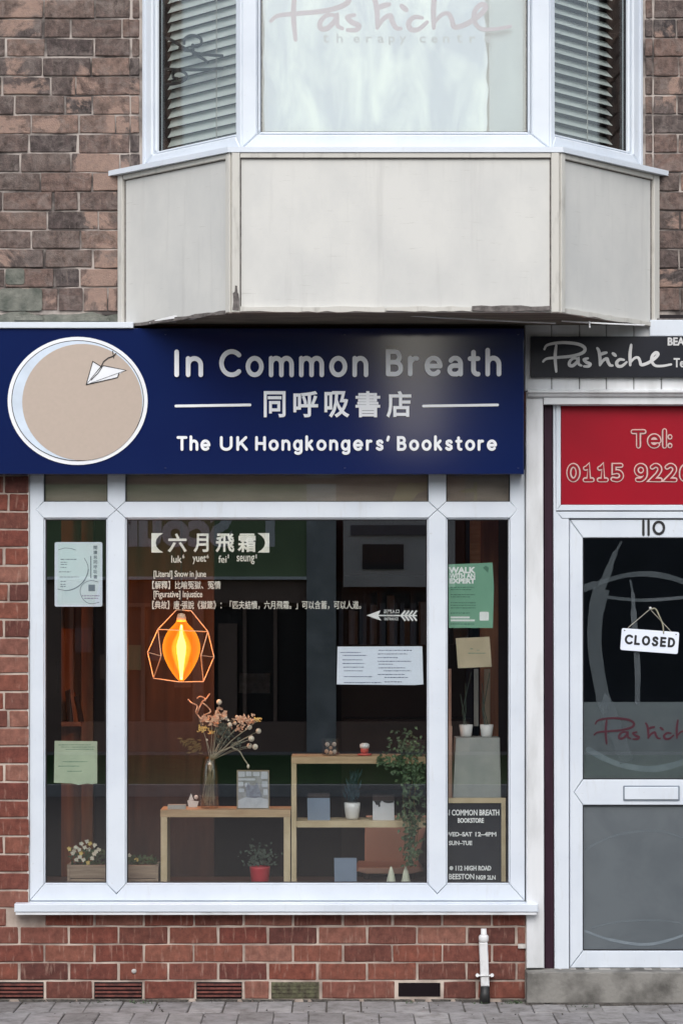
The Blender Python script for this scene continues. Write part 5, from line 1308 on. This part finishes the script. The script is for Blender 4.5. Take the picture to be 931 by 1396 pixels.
# ================================================================== across the street, seen in the glass
OY = -20.0
def ox(px): return (px - CX) / 106.45       # where a reflection at photo pixel px stands on that facade
def oz(py): return EYE - (py - CY) / 106.45
ob = thing('opposite_shop', (0, OY, 0), 'brick shop across the street with a green fascia, reflected in the window', 'shop building')
def obx(n, m, a, t_, c_, u_, d0=0.0, d1=.1, par=ob):
    return MB().box(ox(a), ox(c_), OY - d1, OY + d0, oz(u_), oz(t_)).build(n, m, par)
MB().box(-14, 1.6, OY - 8, OY - .35, 0, 2.195).build('ground_floor', 'opp_dark', ob)
MB().box(-14, .61, OY - 8, OY - .35, 2.2, 7.2).build('upper_wall', 'opp_brick', ob)
MB().box(.62, 1.6, OY - 8, OY - .35, 2.2, 3.95).build('low_wing', 'opp_brick', ob)
M['opp_slate'] = mat('dark_grey_cladding', (.05, .055, .07), (.035, .04, .05), .8, 2)
MB().box(1.61, 14, OY - 8, OY - .35, 0, 7.2).build('side_wall', 'opp_slate', ob)
MB().box(1.54, 14.2, OY - 8.2, OY - .2, 7.2, 7.4).build('roof', 'roof', ob)
MB().box(-14.2, .68, OY - 8.2, OY - .2, 7.2, 7.4).build('roof', 'roof', ob)
obx('fascia', 'opp_green', -150, 660, 418, 788, .0, .3)
for k in range(7):
    w_ = MB().box(-12.5 + k * 1.9, -11.5 + k * 1.9, OY - .34, OY - .3, 4.4, 6.0).build('window', 'opp_dark', ob)
    MB().box(-12.6 + k * 1.9, -11.4 + k * 1.9, OY - .34, OY - .22, 4.3, 4.39).build('sill', 'opp_grey', w_)
for a, c_ in ((418, 458), (262, 276), (56, 84)): obx('pilaster', 'opp_grey' if a > 400 else 'opp_brown', a, 660, c_, 1040, .06 if a > 400 else -.05, .3)
obx('lintel', 'opp_brown', 276, 790, 418, 822, -.06, .3); obx('billboard', 'opp_board', 468, 706, 620, 800, .1, .15)
obx('billboard_mark', 'opp_dark', 494, 742, 550, 776, .13, .0); obx('billboard_strip', 'opp_curtain', 478, 716, 590, 730, .13, .0)
for k in range(9): obx('display_strip', 'opp_curtain', 462 + k * 14, 822, 468 + k * 14 + (k % 3) * 2, 880, -.2, .3)
obx('stallriser', 'opp_brown', 60, 985, 640, 1030, .0, .3)
for a in (92, 140, 190, 330, 372): obx('window_frame', 'opp_brown', a, 822, a + 5, 985, -.2, .3)
obx('window_frame', 'opp_brown', 84, 822, 262, 827, -.19, .3); obx('window_frame', 'opp_brown', 276, 822, 418, 827, -.19, .3)
obx('door_leaf', 'opp_brown', 296, 850, 322, 1030, -.2, .3)
obx('fascia_edge', 'opp_white', -150, 786, 418, 790, .06, .3)
for k in range(5): obx('poster', ('opp_curtain', 'opp_brown', 'opp_green')[k % 3], 100 + k * 34, 856 + (k * 37) % 50, 122 + k * 34, 890 + (k * 37) % 50, -.18, .3)
# mirrored in our glass, so it reads the right way round from the street
fl_ = MB(); vs, fs, loops = textdata('T. Scoun'); sxk = 2.15 / (max(v[0] for v in vs))
q = [(ox(388) - v[0] * sxk * 1.0, oz(742) + v[1] * .62) for v in vs]
fl_.add([(x, OY + .012, z) for x, z in q], fs)
for lp in loops: fl_.ribbon([q[i] for i in lp], .06, OY + .011, OY + .003, closed=True)
fl_.build('lettering', 'opp_white', ob)
nh = thing('house', (24, -30, 0), 'plain brick house set back across the street', 'house')
MB().box(16, 32, -36, -26, 0, 7).build('wall', 'opp_brick', nh); MB().box(15.7, 32.3, -36.3, -25.7, 7, 7.4).build('roof', 'roof', nh)
# hedge behind glass reflection
S.render.film_transparent = False
